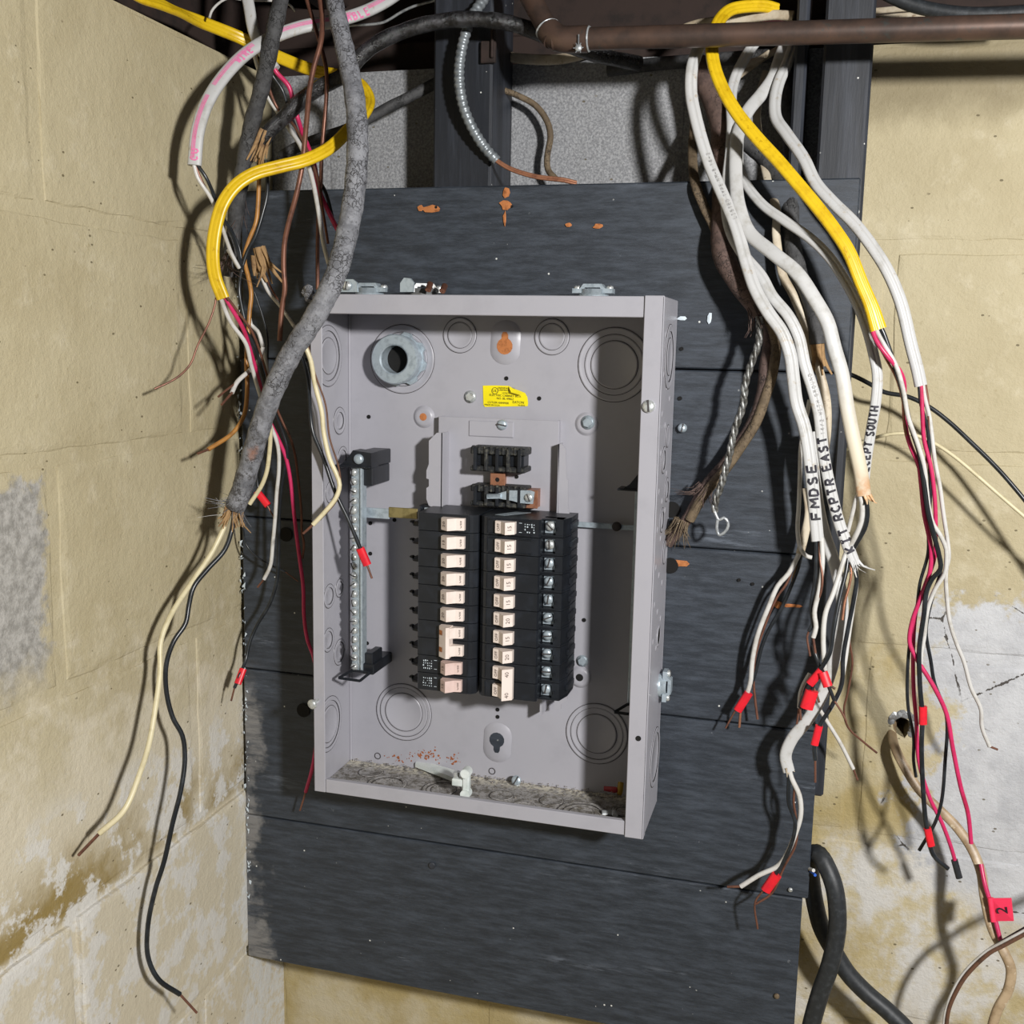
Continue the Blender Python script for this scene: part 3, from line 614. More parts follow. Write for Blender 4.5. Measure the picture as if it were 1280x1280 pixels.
# the curled corner
cu = [qs[2] + V((0, -.0004, 0)), qs[3] + V((0, -.0004, 0)), qs[4] + V((0, -.0004, 0)), qs[5] + V((0, -.0004, 0)), qs[5] + V((-.004, -.006, -.002)), qs[3] + V((-.001, -.0065, -.004)), qs[2] + V((.002, -.004, -.003))]
st_.add(cu, [(0, 1, 5, 6), (1, 2, 5), (2, 3, 4), (2, 4, 5)])
stk = st_.build('approval_sticker', 'sticker', bp, V(bp['o'])); stk['label'] = 'yellow approval sticker with a curled corner'
tx = MB(); R3, U3 = (1, 0, -.02), (.02, 0, 1); yy = -.00265
def at2(u, v): return V((a.x + (b.x - a.x) * u, yy, b.z + (a.z - b.z) * v))
tx.torus(at2(.27, .76), n_, .0034, .0003, 24, 5); put_text(tx, 'UL', .0042, at2(.27, .76), R3, U3)
put_text(tx, 'UNDERWRITERS', .0026, at2(.52, .9), R3, U3); put_text(tx, 'LABORATORIES', .0026, at2(.53, .80), R3, U3); put_text(tx, 'LISTED', .0022, at2(.5, .66), R3, U3)
put_text(tx, 'ELECTRIC CABINET BOX', .0032, at2(.5, .53), R3, U3); put_text(tx, 'NO. BL-49862', .0032, at2(.5, .38), R3, U3)
put_text(tx, 'CUTLER HAMMER', .003, at2(.35, .17), R3, U3); put_text(tx, 'MADE IN U.S.A.', .0026, at2(.22, .045), R3, U3); put_text(tx, 'EATON', .0038, at2(.79, .22), R3, U3); put_text(tx, '96-8352', .0024, at2(.86, .08), R3, U3)
tx.build('sticker_print', 'print', stk, V(stk['o']))
# rust and dust at the foot of the back panel
mb = MB(); rr = random.Random(9)
for cx, cz, s1_, s2_, n in (((0.0937,-0.0018,0.0178)[0], (0.0937,-0.0018,0.0188)[2], .012, .0035, 70), ((0.1297,-0.0018,0.0196)[0], (0.1297,-0.0018,0.0196)[2], .004, .003, 18), ((0.0641,-0.0018,0.0102)[0], (0.0641,-0.0018,0.0111)[2], .009, .002, 18)):
    for k in range(n):
        p = V((rr.gauss(cx, s1_), -.0017, rr.gauss(cz, s2_))); q = rr.uniform(.0004, .0016); m = 6
        mb.add([p + V((0, -.0004, 0))] + [p + V((math.cos(t) * q * rr.uniform(.6, 1.2), 0, math.sin(t) * q * rr.uniform(.6, 1.2))) for t in [i / m * 6.283 for i in range(m)]], [(0, 1 + i, 1 + (i + 1) % m) for i in range(m)])
tag(mb.build('rust_specks', 'rust', bp), kind='stuff')
mb = MB()
for k in range(1500):
    back = rr.random() < .35; x = rr.uniform(.006, .355); y = -.003 - abs(rr.gauss(0, .004)) if back else rr.uniform(-.088, -.003); q = rr.uniform(.0003, .0012) * (1.3 if back else 1)
    p = V((x, y, T + (rr.random() * .003 if back else .0002)))
    mb.add([p + V((rr.uniform(-1, 1) * q, rr.uniform(-1, 1) * q, q * rr.random() * 1.4)) for _ in range(4)], [(0, 1, 2), (0, 2, 3), (0, 3, 1), (1, 3, 2)])
db = mb.build('grit', 'debris'); tag(db, 'grey grit and dust scattered on the floor of the panel box', 'dust', kind='stuff')
# interior pan that carries the breakers
pan = thing('breaker_pan', 'x', 'pan', (.19, 0, .2)); pan.parent = ep; pan.location = (.19, 0, .2); del pan['label']; del pan['category']; pan.name = 'interior_pan'
x0, x1 = (0.1120,-0.0140,0.4084)[0], (0.2461,-0.0140,0.4117)[0]; zt = (0.1770,-0.0140,0.4099)[2]
plate('pan_plate', [((x0, -.014, .105), (x1, -.012, zt)), ((x0 + .001, -.013, .105), (x0 + .003, -T, zt)), ((x1 - .003, -.013, .105), (x1 - .001, -T, zt))], par=pan)
plate('pan_tab', [((x0 + .035, -.0155, zt - .020), (x0 + .085, -.0135, zt - .003))], par=pan, c=.0015)
mb = MB()
def ptab(lst, y0, y1):
    mb.prism(lst, lambda p: V((p[0], y0, p[1])), lambda p: V((p[0], y1, p[1])))
q = [(0.1246,-0.0360,0.3940), (0.1183,-0.0360,0.3938), (0.1094,-0.0360,0.3849), (0.1096,-0.0360,0.3600), (0.1069,-0.0360,0.3530), (0.1069,-0.0360,0.3444), (0.1097,-0.0360,0.3437), (0.1098,-0.0360,0.3359), (0.1070,-0.0360,0.3340), (0.1071,-0.0360,0.3219), (0.1099,-0.0360,0.3151), (0.1255,-0.0360,0.3091)]
ptab([(p[0], p[2]) for p in q], -.036, -.0345); mb.box((q[0][0] - .0012, -.036, q[-1][2]), (q[0][0], -.014, q[0][2])); mb.build('pan_wing', 'panel', pan, V(pan['o'])); mb = MB()
q = [(0.2498,-0.0300,0.3871), (0.2532,-0.0300,0.3873), (0.2576,-0.0300,0.3825), (0.2593,-0.0300,0.3518), (0.2610,-0.0300,0.3502), (0.2618,-0.0300,0.3234), (0.2638,-0.0300,0.3126), (0.2518,-0.0300,0.3118)]
ptab([(p[0], p[2]) for p in q], -.030, -.0285); mb.box((q[0][0], -.030, q[-1][2]), (q[0][0] + .0012, -.014, q[0][2]))
mb.build('pan_wing', 'panel', pan, V(pan['o']))
mb = MB(); q = [(0.2526,-0.0300,0.1181), (0.2620,-0.0300,0.1289), (0.2663,-0.0300,0.1311), (0.2668,-0.0300,0.1143), (0.2599,-0.0300,0.1082), (0.2601,-0.0300,0.1028), (0.2530,-0.0300,0.1020)]
ptab([(p[0], p[2]) for p in q], -.030, -.0285); q2 = V((0.2378,-0.0300,0.1048)); mb.box(q2 + V((-.001, 0, -.012)), q2 + V((.0012, .025, .008))); mb.build('pan_foot', 'panel', pan, V(pan['o']))
screw(pan, (0.1847,-0.0155,0.4035), n_, .0055, .0035, 'galv', True, 'screw', 2.2)
for q in ((0.1219,-0.0150,0.3690), (0.2016,-0.0150,0.3487)): hole(q, .002, 'screw_hole', pan)
def insulator(u0, v0, u1, v1):
    a, b = V((u0[0], -.014, u0[2])), V((u1[0], -.042, u1[2])); mb = MB(); h = a.z - b.z
    mb.box((a.x, -.040, a.z - h * .30), (b.x, -.014, a.z), 1, .001); mb.box((a.x + .003, -.034, b.z + h * .2), (b.x - .003, -.014, a.z - h * .3), 0, .001); mb.box((a.x, -.040, b.z), (b.x, -.014, b.z + h * .22), 1, .001)
    for t in range(5): mb.box((a.x + .004 + t * (b.x - a.x - .012) / 4, -.0425, b.z + .001), (a.x + .0075 + t * (b.x - a.x - .012) / 4, -.038, a.z - .001), 1 if t % 2 else 0, .0006)
    for t in range(9): mb.box((a.x + .002 + t * (b.x - a.x) / 9.2, -.0415, a.z - h * .28), (a.x + .0045 + t * (b.x - a.x) / 9.2, -.037, a.z + .0012), 1, .0004)
    return mb.build('bus_insulator', ['plastic', 'plastic_dusty'], pan, V(pan['o']))
insulator((0.1573,-0.0400,0.3814), 0, (0.2172,-0.0400,0.3557), 0); insulator((0.1579,-0.0400,0.3407), 0, (0.2180,-0.0400,0.3188), 0)
mb = MB(); q = V((0.1767,-0.0300,0.3534)); q2 = V((0.1929,-0.0300,0.3398)); mb.box((q.x, -.031, q2.z), (q2.x, -.028, q.z), 0, .0006); c_ = (q + q2) / 2; mb.rev((c_.x, -.031, c_.z), n_, [(.0024, .0001), (0, .0003)], 12, 1, False); mb.box((q.x + .003, -.029, q2.z), (q2.x - .003, -.014, q.z), 0); mb.build('bus_stab', ['copper_bright', 'void'], pan, V(pan['o']))
mb = MB(); q = V((0.2136,-0.0320,0.3378)); q2 = V((0.2297,-0.0320,0.3184)); mb.box((q.x, -.033, q2.z), (q2.x, -.0305, q.z), 0, .0006); mb.box((q.x + .002, -.031, q2.z), (q2.x - .002, -.014, q.z)); mb.build('bus_stab', 'copper_bright', pan, V(pan['o']))
lug = thing('loose_lug', 'flat zinc lug laid across the black bus insulator above the breakers', 'lug', (0.2044,-0.0420,0.3301)); mb = MB()
pr = [(0.1764,-0.0420,0.3318), (0.1887,-0.0420,0.3334), (0.2008,-0.0420,0.3374), (0.2233,-0.0420,0.3387), (0.2284,-0.0420,0.3373), (0.2270,-0.0420,0.3246), (0.2132,-0.0420,0.3247), (0.2045,-0.0420,0.3267), (0.1888,-0.0420,0.3283), (0.1765,-0.0420,0.3276)]
mb.prism(pr, lambda p: V(p), lambda p: V(p) + V((0, .002, 0))); mb.cyl(V((0.1776,-0.0430,0.3299)), V((0.1925,-0.0430,0.3312)), .0026); mb.build('lug_body', 'galv', lug)
screw(lug, (0.2227,-0.0425,0.3312), n_, .0045, .0025, 'steel', True, 'screw', 1.2)
sl = thing('metal_strip', 'thin bright metal strip lying on top of the right breaker column', 'strip', (0.2070,-0.0500,0.3161)); mb = MB()
zz = .3140; pr = [(0.1936,-0.0660,0.3176), (0.2084,-0.0400,0.3182), (0.2249,-0.0400,0.3175), (0.2042,-0.0700,0.3172)]
mb.prism([(p[0], p[1]) for p in pr], lambda p: V((p[0], p[1], zz)), lambda p: V((p[0], p[1], zz + .0012))); mb.build('strip', 'galv', sl)
# neutral bars and their bonding strap
def neutral_bar(x, z0, z1, par, vis, y=-.055):
    nb = thing('neutral_bar', 'x', 'bar', (x, y, z0)); nb.parent = par; nb.location = V((x, y, z0)) - V(par['o']); del nb['label']; del nb['category']
    mb = MB(); mb.box((x - .007, y, z0), (x + .006, y + .009, z1), 0, .0008); mb.box((x + .0045, y - .003, z0), (x + .0068, y + .010, z1), 0, .0004); mb.build('bar', 'galv', nb)
    if vis:
        n = 22
        for k in range(n):
            z = z1 - .006 - (z1 - z0 - .012) * k / (n - 1); big = k == 4
            screw(nb, (x - .0025 - (.001 if big else 0), y, z), (-.45, -1, .1), .0052 if big else .0042, .0045, 'steel', True, 'terminal_screw', .8 + k * .7)
    mb = MB(); mb.prism([(x - .012, z1 + .006), (x - .019, z1 + .001), (x - .019, z1 - .0005), (x + .018, z1 - .0005), (x + .018, z1 + .016), (x - .003, z1 + .018)], lambda p: V((p[0], y - .004, p[1])), lambda p: V((p[0], y + .016, p[1])))
    mb.box((x + .006, y + .002, z1 - .020), (x + .017, y + .05, z1), 0, .001); mb.box((x - .024, y - .006, z1 - .0005), (x + .017, y + .014, z1 + .0018), 0, .0006)
    mb.box((x - .004, y + .014, z1), (x + .017, -T, z1 + .016), 0, .001); mb.build('bar_mount', 'plastic', nb)
    screw(nb, (x + .004, y - .004, z1 + .009), n_, .0055, .004, 'galv', False, 'screw')
    mb = MB(); r_ = .0016; L_ = [(x - .018, y - .010, z0 - .006), (x - .006, y - .003, z0 + .0015), (x + .018, y - .006, z0 + .003), (x + .008, y - .012, z0 - .006), (x - .018, y - .010, z0 - .006)]
    for a_, b_ in zip(L_, L_[1:]): mb.cyl(a_, b_, r_, n=8)
    mb.box((x + .005, y, z0 - .002), (x + .019, -T, z0 + .010), 0, .001); mb.box((x + .008, y + .002, z0 + .006), (x + .017, y + .03, z0 + .022), 0, .001); mb.build('bar_foot', 'plastic', nb)
    return nb
bx = (0.0349,-0.0500,0.2526)[0]; neutral_bar(bx, (0.0346,-0.0500,0.1278)[2], (0.0352,-0.0500,0.3552)[2], ep, True)
neutral_bar(W - .0205, (0.3440,-0.0500,0.1242)[2], (0.3356,-0.0500,0.3468)[2], ep, False)
a_, b_ = V((0.0382,-0.0400,0.3096)), V((0.0663,-0.0400,0.2981)); plate('bonding_strap', [((a_.x, -.041, b_.z), (b_.x, -.0395, a_.z))], 'galv')
a_, b_ = V((0.0658,-0.0410,0.3118)), V((0.0991,-0.0410,0.3004)); plate('bonding_strap', [((a_.x, -.042, b_.z), (b_.x, -.0405, a_.z))], 'galv_yellow')
a_, b_ = V((0.2594,-0.0100,0.3050)), V((0.3316,-0.0100,0.2961)); plate('bonding_strap', [((a_.x, -.011, b_.z + .002), (b_.x, -.0095, a_.z - .001))], 'galv'); screw(ep, (0.3106,-0.0120,0.3018), n_, .005, .004, 'panel_gap', False, 'rivet')

# ------------------------------------------------------------- circuit breakers
XC, ZT, PI_ = .1808, .3150, .0190
ORD = ['topmost', 'second', 'third', 'fourth', 'fifth', 'sixth', 'seventh', 'eighth', 'ninth', 'lowest']
def breaker(side, slot, poles, style, amps, label):
    s_ = -1 if side == 'left' else 1; zt = ZT - slot * PI_; zb = zt - poles * PI_ + .0006
    root = thing('circuit_breaker', label, 'circuit breaker', (XC + s_ * .04, -.02, zb), 'circuit breakers in the %s column' % side)
    def X(t): return XC + s_ * t
    for k in range(poles):
        z1 = zt - k * PI_; z0 = z1 - PI_ + .0007; mb = MB()
        pr = [(.0016, -.015), (.0016, -.069), (.006, -.0738), (.0105, -.075), (.0635, -.075), (.0650, -.0725), (.0650, -.057), (.0785, -.057), (.0785, -.0645), (.0862, -.0638), (.0905, -.046), (.0905, -.015)] if side == 'right' else [(.0016, -.015), (.0016, -.069), (.006, -.0738), (.0105, -.075), (.0645, -.075), (.0660, -.0725), (.0660, -.028), (.0765, -.028), (.0785, -.034), (.0815, -.030), (.0815, -.015)]
        mb.prism(pr, lambda p: V((X(p[0]), p[1], z0)), lambda p: V((X(p[0]), p[1], z1)))
        if side == 'right':
            mb.prism([(.0650, -.0655), (.0865, -.0648), (.0912, -.046), (.0912, -.02), (.0650, -.02)], lambda p: V((X(p[0]), p[1], z0)), lambda p: V((X(p[0]), p[1], z0 + .0020)))
            mb.box((X(.0650), -.0640, z1 - .0016), (X(.0862), -.05, z1)); mb.box((X(.0800), -.0660, z0 + .007), (X(.0815), -.06, z0 + .010)); mb.box((X(.089), -.05, z0 + .006), (X(.0925), -.02, z0 + .013), 0, .001)
        else:
            mb.prism([(.0660, -.060), (.0790, -.054), (.0835, -.046), (.0815, -.02), (.0660, -.02)], lambda p: V((X(p[0]), p[1], z0)), lambda p: V((X(p[0]), p[1], z0 + .0020)))
            mb.box((X(.0805), -.050, z0 + .002), (X(.0850), -.044, z0 + .0045), 0, .001)
        mb.box((X(.0092), -.0754, z0 + .0012), (X(.0098), -.0746, z1 - .0012)) 
        if style == 'new':
            mb.box((X(.012), -.0765, z0 + .0008), (X(.057), -.0748, z0 + .0022), 0, .0004); mb.box((X(.012), -.0765, z1 - .0028), (X(.057), -.0748, z1 - .0014), 0, .0004)
        mb.build('body', 'plastic', root)
        ty, ta_, tb_ = (-.0592, .0659, .0780) if side == 'right' else (-.0295, .0668, .0760)
        m2 = MB(); m2.box((X(ta_), ty, z0 + .0026), (X(tb_), ty + .0024, z1 - .0022), 0, .0004); tp = m2.build('terminal_plate', 'galv', root)
        screw(root, (X((ta_ + tb_) / 2), ty, (z0 + z1) / 2 + .0012), n_, .0052, .0048, 'steel' if style != 'std' else 'galv', True, 'terminal_screw', random.uniform(0, 3))
        ti, tk, to = (.0137, .0291, .0378) if side == 'left' else (.0192, .0322, .0402)
        if style == 'pink': ti, tk, to = .0150, .0295, .0370
        zm = (z0 + z1) / 2; hh = .0062 if poles == 1 or side == 'right' else .0056; mb = MB()
        pr = [(ti, -.0745), (ti, -.0795), ((ti + tk) / 2, -.0815), (tk, -.0885), (to, -.0815), (to, -.0745)]
        mb.prism(pr, lambda p: V((X(p[0]), p[1], zm - hh)), lambda p: V((X(p[0]), p[1], zm + hh)))
        tg = 'toggle_pink' if style == 'pink' else 'toggle'
        o = mb.build('toggle', tg, root); tx = MB()
        # OFF on the long face, the ampere rating on the end face
        t0, t1 = V((X(ti + .0045), -.0806, zm)), V((X(ti), -.0797, zm)); 
        put_text(tx, 'OFF', .0046, V((X(ti + .004), -.08085, zm)), (0, 0, 1), V((X(0) - X(1), -.27, 0)) if side == 'left' else V((-1, .27, 0)))
        fu = V((X(to) - X(tk), .0070, 0)).normalized()
        put_text(tx, str(amps), .0062, V((X((tk + to) / 2), -.0852, zm)), (0, 0, 1), fu * (1 if side == 'left' else -1))
        tx.build('rating_print', 'tprint', o, V(o['o']))
        if style in ('pink', 'new') and not (style == 'new' and slot == 1):
            tx = MB(); rr = random.Random(slot); xs = (.067 - .024, .0553) if side == 'left' else (.038, .056)
            for r_ in range(5):
                for c2 in range(4):
                    if rr.random() < .8:
                        u = (.0490 + r_ * .0022) if side == 'left' else (.0490 + r_ * .0023); z = zm - .005 + c2 * .0027
                        tx.box((X(u), -.07525, z + rr.uniform(-.0004, .0004)), (X(u + rr.choice((.0006, .0008, .0012))), -.0749, z + .0016 * rr.uniform(.5, 1)))
            for z in (-.005, .0045): tx.box((X(.0435 if side == 'left' else .0460), -.0752, zm + z), (X(.0465 if side == 'left' else .0430), -.0749, zm + z + .0004))
            tx.build('label_print', 'whiteprint', root, V(root['o']))
    if poles == 2:
        zm = zt - PI_; mb = MB(); ti, tk, to = (.0137, .0291, .0378) if side == 'left' else (.0192, .0322, .0402)
        pr = [(tk - .003, -.0868), (tk, -.0893), (to + .001, -.0818), (to + .001, -.0752), (tk - .003, -.0752)] if side == 'left' else [(tk - .0005, -.0862), (tk, -.0900), (to + .0012, -.0830), (to + .0012, -.0775), (tk - .0005, -.0775)]
        mb.prism(pr, lambda p: V((X(p[0]), p[1], zm - .0165)), lambda p: V((X(p[0]), p[1], zm + .0165))); ht = mb.build('handle_tie', 'toggle', root)
        if side == 'left':
            m2 = MB()
            for z in (-.0105, .0075):
                q = V((X(to - .0016), -.0843, zm + z)); m2.add([q + V((X(-.0022) - X(0), -.0019, 0)), q + V((X(.0022) - X(0), .0017, 0)), q + V((X(.0022) - X(0), .0017, .005)), q + V((X(-.0022) - X(0), -.0019, .005))], [(0, 1, 2, 3)])
            m2.build('tie_slot', 'barewood', ht, V(ht['o']))
        else:
            m2 = MB(); fu = V((-(to - tk), -.0070, 0)).normalized()
            for z in (-.011, .011): put_text(m2, '40', .006, V((X((tk + to) / 2 + .0006), -.0868, zm + z)), (0, 0, 1), fu)
            m2.build('rating_print', 'tprint', ht, V(ht['o']))
    root.location.y -= .007
    return root
for k in range(6): breaker('left', k, 1, 'std', 15 if k == 1 else 20, 'black breaker with cream toggle, %s of the left column' % (ORD[k] if k == 0 else ORD[k] + ' from the top'))
breaker('left', 6, 2, 'std', 30, 'double breaker with a U-shaped cream handle tie in the left column')
breaker('left', 8, 1, 'pink', 15, 'black breaker with pinkish toggle and white print, just under the U-shaped handle tie')
breaker('left', 9, 1, 'pink', 15, 'lowest breaker of the left column, pinkish toggle and white print')
breaker('right', 0, 1, 'new', 15, 'topmost breaker of the right column, with white print beside its toggle')
breaker('right', 1, 1, 'new', 15, 'second breaker of the right column, with two ridges and no white print')
for k in range(2, 8): breaker('right', k, 1, 'std', 20 if k in (5, 7) else 15, 'black breaker with cream toggle, %s from the top of the right column' % ORD[k])
breaker('right', 8, 2, 'std', 40, 'double breaker with a tall cream handle marked 40, foot of the right column')

# ------------------------------------------------------------- fittings on the box
def connector(loc, axis, ang, label, mat='castgrey', s=1.):
    root = thing('cable_connector', label, 'cable connector', loc, 'cable connectors on the panel box'); ax = V(axis); p = V(loc)
    a = V((1, 0, 0)) if abs(ax.x) < .5 else V((0, 0, 1)); a = (Matrix.Rotation(ang, 3, ax) @ a).normalized(); b = ax.cross(a)
    mb = MB(); mb.rev(p, ax, [(.015 * s, 0), (.015 * s, .003), (.0125 * s, .003), (.0125 * s, .008), (.0095 * s, .008), (.0095 * s, .001), (0, .001)], 22); mb.build('threaded_ring', mat, root)
    mb = MB(); pr = [(-.020, .004), (-.020, .0085), (-.0125, .0085), (-.009, .013), (.009, .013), (.0125, .0085), (.020, .0085), (.020, .004), (.0105, .004), (.0075, .0095), (-.0075, .0095), (-.0105, .004)]
    mb.prism(pr, lambda q: p + a * q[0] * s + ax * q[1] - b * .0065, lambda q: p + a * q[0] * s + ax * q[1] + b * .0065); mb.build('clamp_strap', mat, root)
    for t in (-.016, .016): screw(root, p + a * t * s + ax * .0085, ax, .0038, .003, 'steel', True, 'screw', 1)
    return root
connector(((0.0496,-0.0550,0.5415)[0], -.055, H), (0, 0, 1), 0., 'zinc clamp connector on top of the box beside the grey cable', 'galv')
connector(((0.1082,-0.0550,0.5418)[0], -.050, H), (0, 0, 1), .5, 'tarnished clamp connector with copper stubs, middle of the box top')
connector(((0.2872,-0.0550,0.5427)[0], -.055, H), (0, 0, 1), 0., 'zinc clamp connector near the right corner of the box top', 'galv')
connector((W, (0.3630,-0.0315,0.1377)[1] + .012, (0.3630,-0.0315,0.1377)[2]), (1, 0, 0), 0., 'zinc clamp connector on the right side of the box', 'galv', .82)
sp = thing('bent_clamp_plate', 'upright zinc clamp plate with a screw next to the grey cable on the box top', 'clamp plate', ((0.0428,-0.0840,0.5400)[0], -.084, H)); mb = MB()
q = [(0.0251,-0.0840,0.5375), (0.0251,-0.0840,0.5479), (0.0314,-0.0840,0.5503), (0.0437,-0.0840,0.5503), (0.0481,-0.0840,0.5472), (0.0490,-0.0840,0.5376)]; mb.prism(q, lambda p: V(p), lambda p: V(p) + V((0, .003, 0))); mb.build('plate', 'galv', sp); screw(sp, (0.0380,-0.0850,0.5439), n_, .0045, .003, 'steel', True, 'screw', .6)
sp = thing('bent_clamp_plate', 'upright zinc clamp plate beside the copper stubs on the box top', 'clamp plate', ((0.1003,-0.0840,0.5403)[0], -.084, H)); mb = MB()
q = [(0.0952,-0.0840,0.5379), (0.0952,-0.0840,0.5465), (0.0994,-0.0840,0.5520), (0.1063,-0.0840,0.5513), (0.1097,-0.0840,0.5474), (0.1089,-0.0840,0.5380)]; mb.prism(q, lambda p: V(p), lambda p: V(p) + V((0, .003, 0))); mb.build('plate', 'galv', sp)
for q, nm in ((((0.1218,-0.0750,0.5401), (0.1224,-0.0700,0.5474)), 'left'), (((0.1371,-0.0750,0.5394), (0.1371,-0.0680,0.5452)), 'right')):
    r_ = thing('copper_stub', 'reddish copper wire stub poking up from the middle connector, %s one of two' % nm, 'wire stub', q[0]); mb = MB(); mb.cyl(q[0], q[1], .0032, n=10); mb.build('stub', 'copper', r_)
np_ = thing('conduit_nipple', 'shiny zinc conduit bushing sticking out of the upper left knockout', 'conduit bushing', (0.0653,-0.0020,0.4697)); c_ = V((0.0653,-0.0020,0.4697)); mb = MB()
mb.rev(c_, n_, [(.0175, .0), (.0255, .0), (.0255, .018), (.0268, .0185), (.0268, .0225), (.0255, .0245), (.0165, .0250), (.0150, .0235), (.0150, .003)], 40, 0, False); mb.build('bushing', 'galv', np_)
mb = MB(); rg = [(.0262 + (.0035 if (t // 3) % 2 else 0)) for t in range(48)]; pr = [(math.cos(t / 48 * 6.283) * rg[t], math.sin(t / 48 * 6.283) * rg[t]) for t in range(48)]
mb.prism(pr, lambda p: c_ + V((p[0], -.001, p[1])), lambda p: c_ + V((p[0], -.0055, p[1]))); mb.build('locknut', 'galv', np_)
mb = MB(); mb.rev(c_, n_, [(.0149, .0062), (0, .0062)], 30, 0, False); mb.build('dark_opening', 'void', np_)
# loose bits on the box floor
cl = thing('cable_clip', 'grey bar with a white plastic clamp lying on the box floor', 'clip', (0.1435,-0.0600,0.0186)); mb = MB()
def onfloor(u, v, z): return None
q = [(0.0846,-0.0060,0.0018), (0.0838,0.0064,0.0018), (0.1384,-0.0123,0.0018), (0.1415,-0.0325,0.0018)]; mb.prism([V(p) for p in q], lambda p: p + V((0, 0, .003)), lambda p: p + V((0, 0, .008))); mb.build('bar', 'white_plastic', cl)
mb = MB(); q = V((0.1685,-0.0720,0.0232)); mb.box(q + V((-.004, -.004, -.011)), q + V((.004, .004, .011)), 0, .0015); mb.box(q + V((-.016, -.003, -.004)), q + V((-.004, .004, .004)), 0, .001)
for z in (-.011, .0125): mb.cyl(q + V((0, -.006, z)), q + V((0, .005, z)), .0052)
mb.build('clamp', 'white_plastic', cl); mb = MB(); q = V((0.1562,-0.0680,0.0281)); mb.cyl(q + V((0, 0, -.004)), q + V((0, 0, .005)), .0038); mb.build('set_screw', 'steel', cl)
q = V((0.2081,-0.0124,0.0018)); sc1 = thing('loose_screw', 'loose slotted screw standing on the dusty box floor', 'screw', q + V((0, 0, .0005))); mb = MB(); mb.cyl(q + V((0, .002, .0002)), q + V((0, -.002, .007)), .0028); mb.build('shank', 'steel', sc1); screw(sc1, q + V((0, -.002, .007)), (0, -1, .35), .0055, .003, 'galv', True, 'screw_head', .3)
q = V((0.3109,-0.0006,0.0018)); r_ = thing('wire_nut', 'red twist-on connector in the shaded corner of the box floor', 'wire connector', q); mb = MB(); mb.rev(q + V((-.007, 0, .0055)), (1, .2, 0), [(0, 0), (.003, .0005), (.0052, .013), (.0052, .016), (0, .015)], 12); mb.build('shell', 'w_rednut', r_)
q = V((0.3218,0.0031,0.0018)); r_ = thing('wire_nut', 'yellow twist-on connector in the shaded corner of the box floor', 'wire connector', q); mb = MB(); mb.rev(q + V((0, 0, .001)), (.1, -.3, 1), [(0, 0), (.0055, .0002), (.0052, .003), (.003, .015), (0, .0155)], 12); mb.build('shell', 'w_yelnut', r_)
q = V((0.3218,-0.0571,0.0018)); r_ = thing('cable_staple', 'bright metal scrap at the front edge of the box floor', 'staple', q); mb = MB(); mb.cyl(q + V((-.008, 0, .003)), q + V((.004, .004, .003)), .0025, n=8); mb.cyl(q + V((.004, .004, .003)), q + V((.007, -.006, .004)), .003, n=8); mb.build('scrap', 'alu', r_)

# ------------------------------------------------------------- cables, left of the panel
wob = lambda a, f, ph=0: (lambda s_, L: 1 + a * math.sin(s_ * f + ph) + a * .6 * math.sin(s_ * f * 2.3 + 1))
def fade(a=.02): return None
# pink striped white cable
rt, sh, tr = cable('striped_cable', 'white cable with pink stripes arching over the left wall', [(0.0879,0.0700,0.9090),(0.0527,0.0300,0.8616),(0.0384,0.0050,0.8407),(0.0216,-0.0150,0.8258),(-0.0008,-0.0350,0.8137),(-0.0241,-0.0520,0.8058),(-0.0443,-0.0740,0.7918),(-0.0605,-0.1020,0.7703),(-0.0726,-0.1280,0.7421),(-0.0805,-0.1480,0.7121),(-0.0847,-0.1580,0.6844),(-0.0860,-0.1630,0.6524)], 18, 'white', 'flat', .55, conds=[
  ([(-0.0868,-0.1630,0.6547),(-0.0841,-0.1610,0.6415),(-0.0769,-0.1520,0.6253),(-0.0762,-0.1420,0.6137),(-0.0782,-0.1260,0.5954),(-0.0779,-0.1120,0.5746),(-0.0749,-0.1020,0.5602)], 5, 'w_white', 0),
  ([(-0.0848,-0.1620,0.6548),(-0.0771,-0.1580,0.6425),(-0.0743,-0.1490,0.6272),(-0.0751,-0.1380,0.6126),(-0.0731,-0.1180,0.5930),(-0.0730,-0.0990,0.5596)], 4.5, 'w_black', 0),
  ([(-0.0857,-0.1620,0.6533),(-0.0816,-0.1580,0.6389),(-0.0768,-0.1480,0.6213),(-0.0756,-0.1360,0.6051)], 3.5, 'copper', 0)])
mb = MB(); Ltot = tr['cum'][-1]
def near(tr, p): return tr['cum'][min(range(len(tr['C'])), key=lambda i: (tr['C'][i] - V(p)).length)]
for u, hw in ((-.34, .07), (-.08, .09), (.12, .05)):                                              # the pink printed lines
    s0 = .0
    for s0, s1_ in ((.10, .31), (.36, .60), (.64, .80), (.83, .985)):
        n = 60; vs = []
        for i in range(n + 1):
            s_ = Ltot * (s0 + (s1_ - s0) * i / n)
            for q in (-hw, hw): vs.append(on_path(tr, s_, u + q))
        mb.add(vs, [(2 * i, 2 * i + 1, 2 * i + 3, 2 * i + 2) for i in range(n)])
mb.build('pink_stripe', 'pinkprint', sh, V(sh['o']))
letter_cable(sh, tr, 'CABLE', near(tr, (0.0068,-0.0300,0.8162)), .0070, .0062, 'pinkprint', .0007, True, .35, .5, 'pink_writing')
letter_cable(sh, tr, 'WIRE', near(tr, (-0.0663,-0.1140,0.7571)), .0060, .0054, 'pinkprint', .0007, True, .3, .5, 'pink_writing')
letter_cable(sh, tr, 'CU', near(tr, (-0.0856,-0.1620,0.6578)), .0070, .0062, 'pinkprint', .0007, True, .1, .5, 'pink_writing')
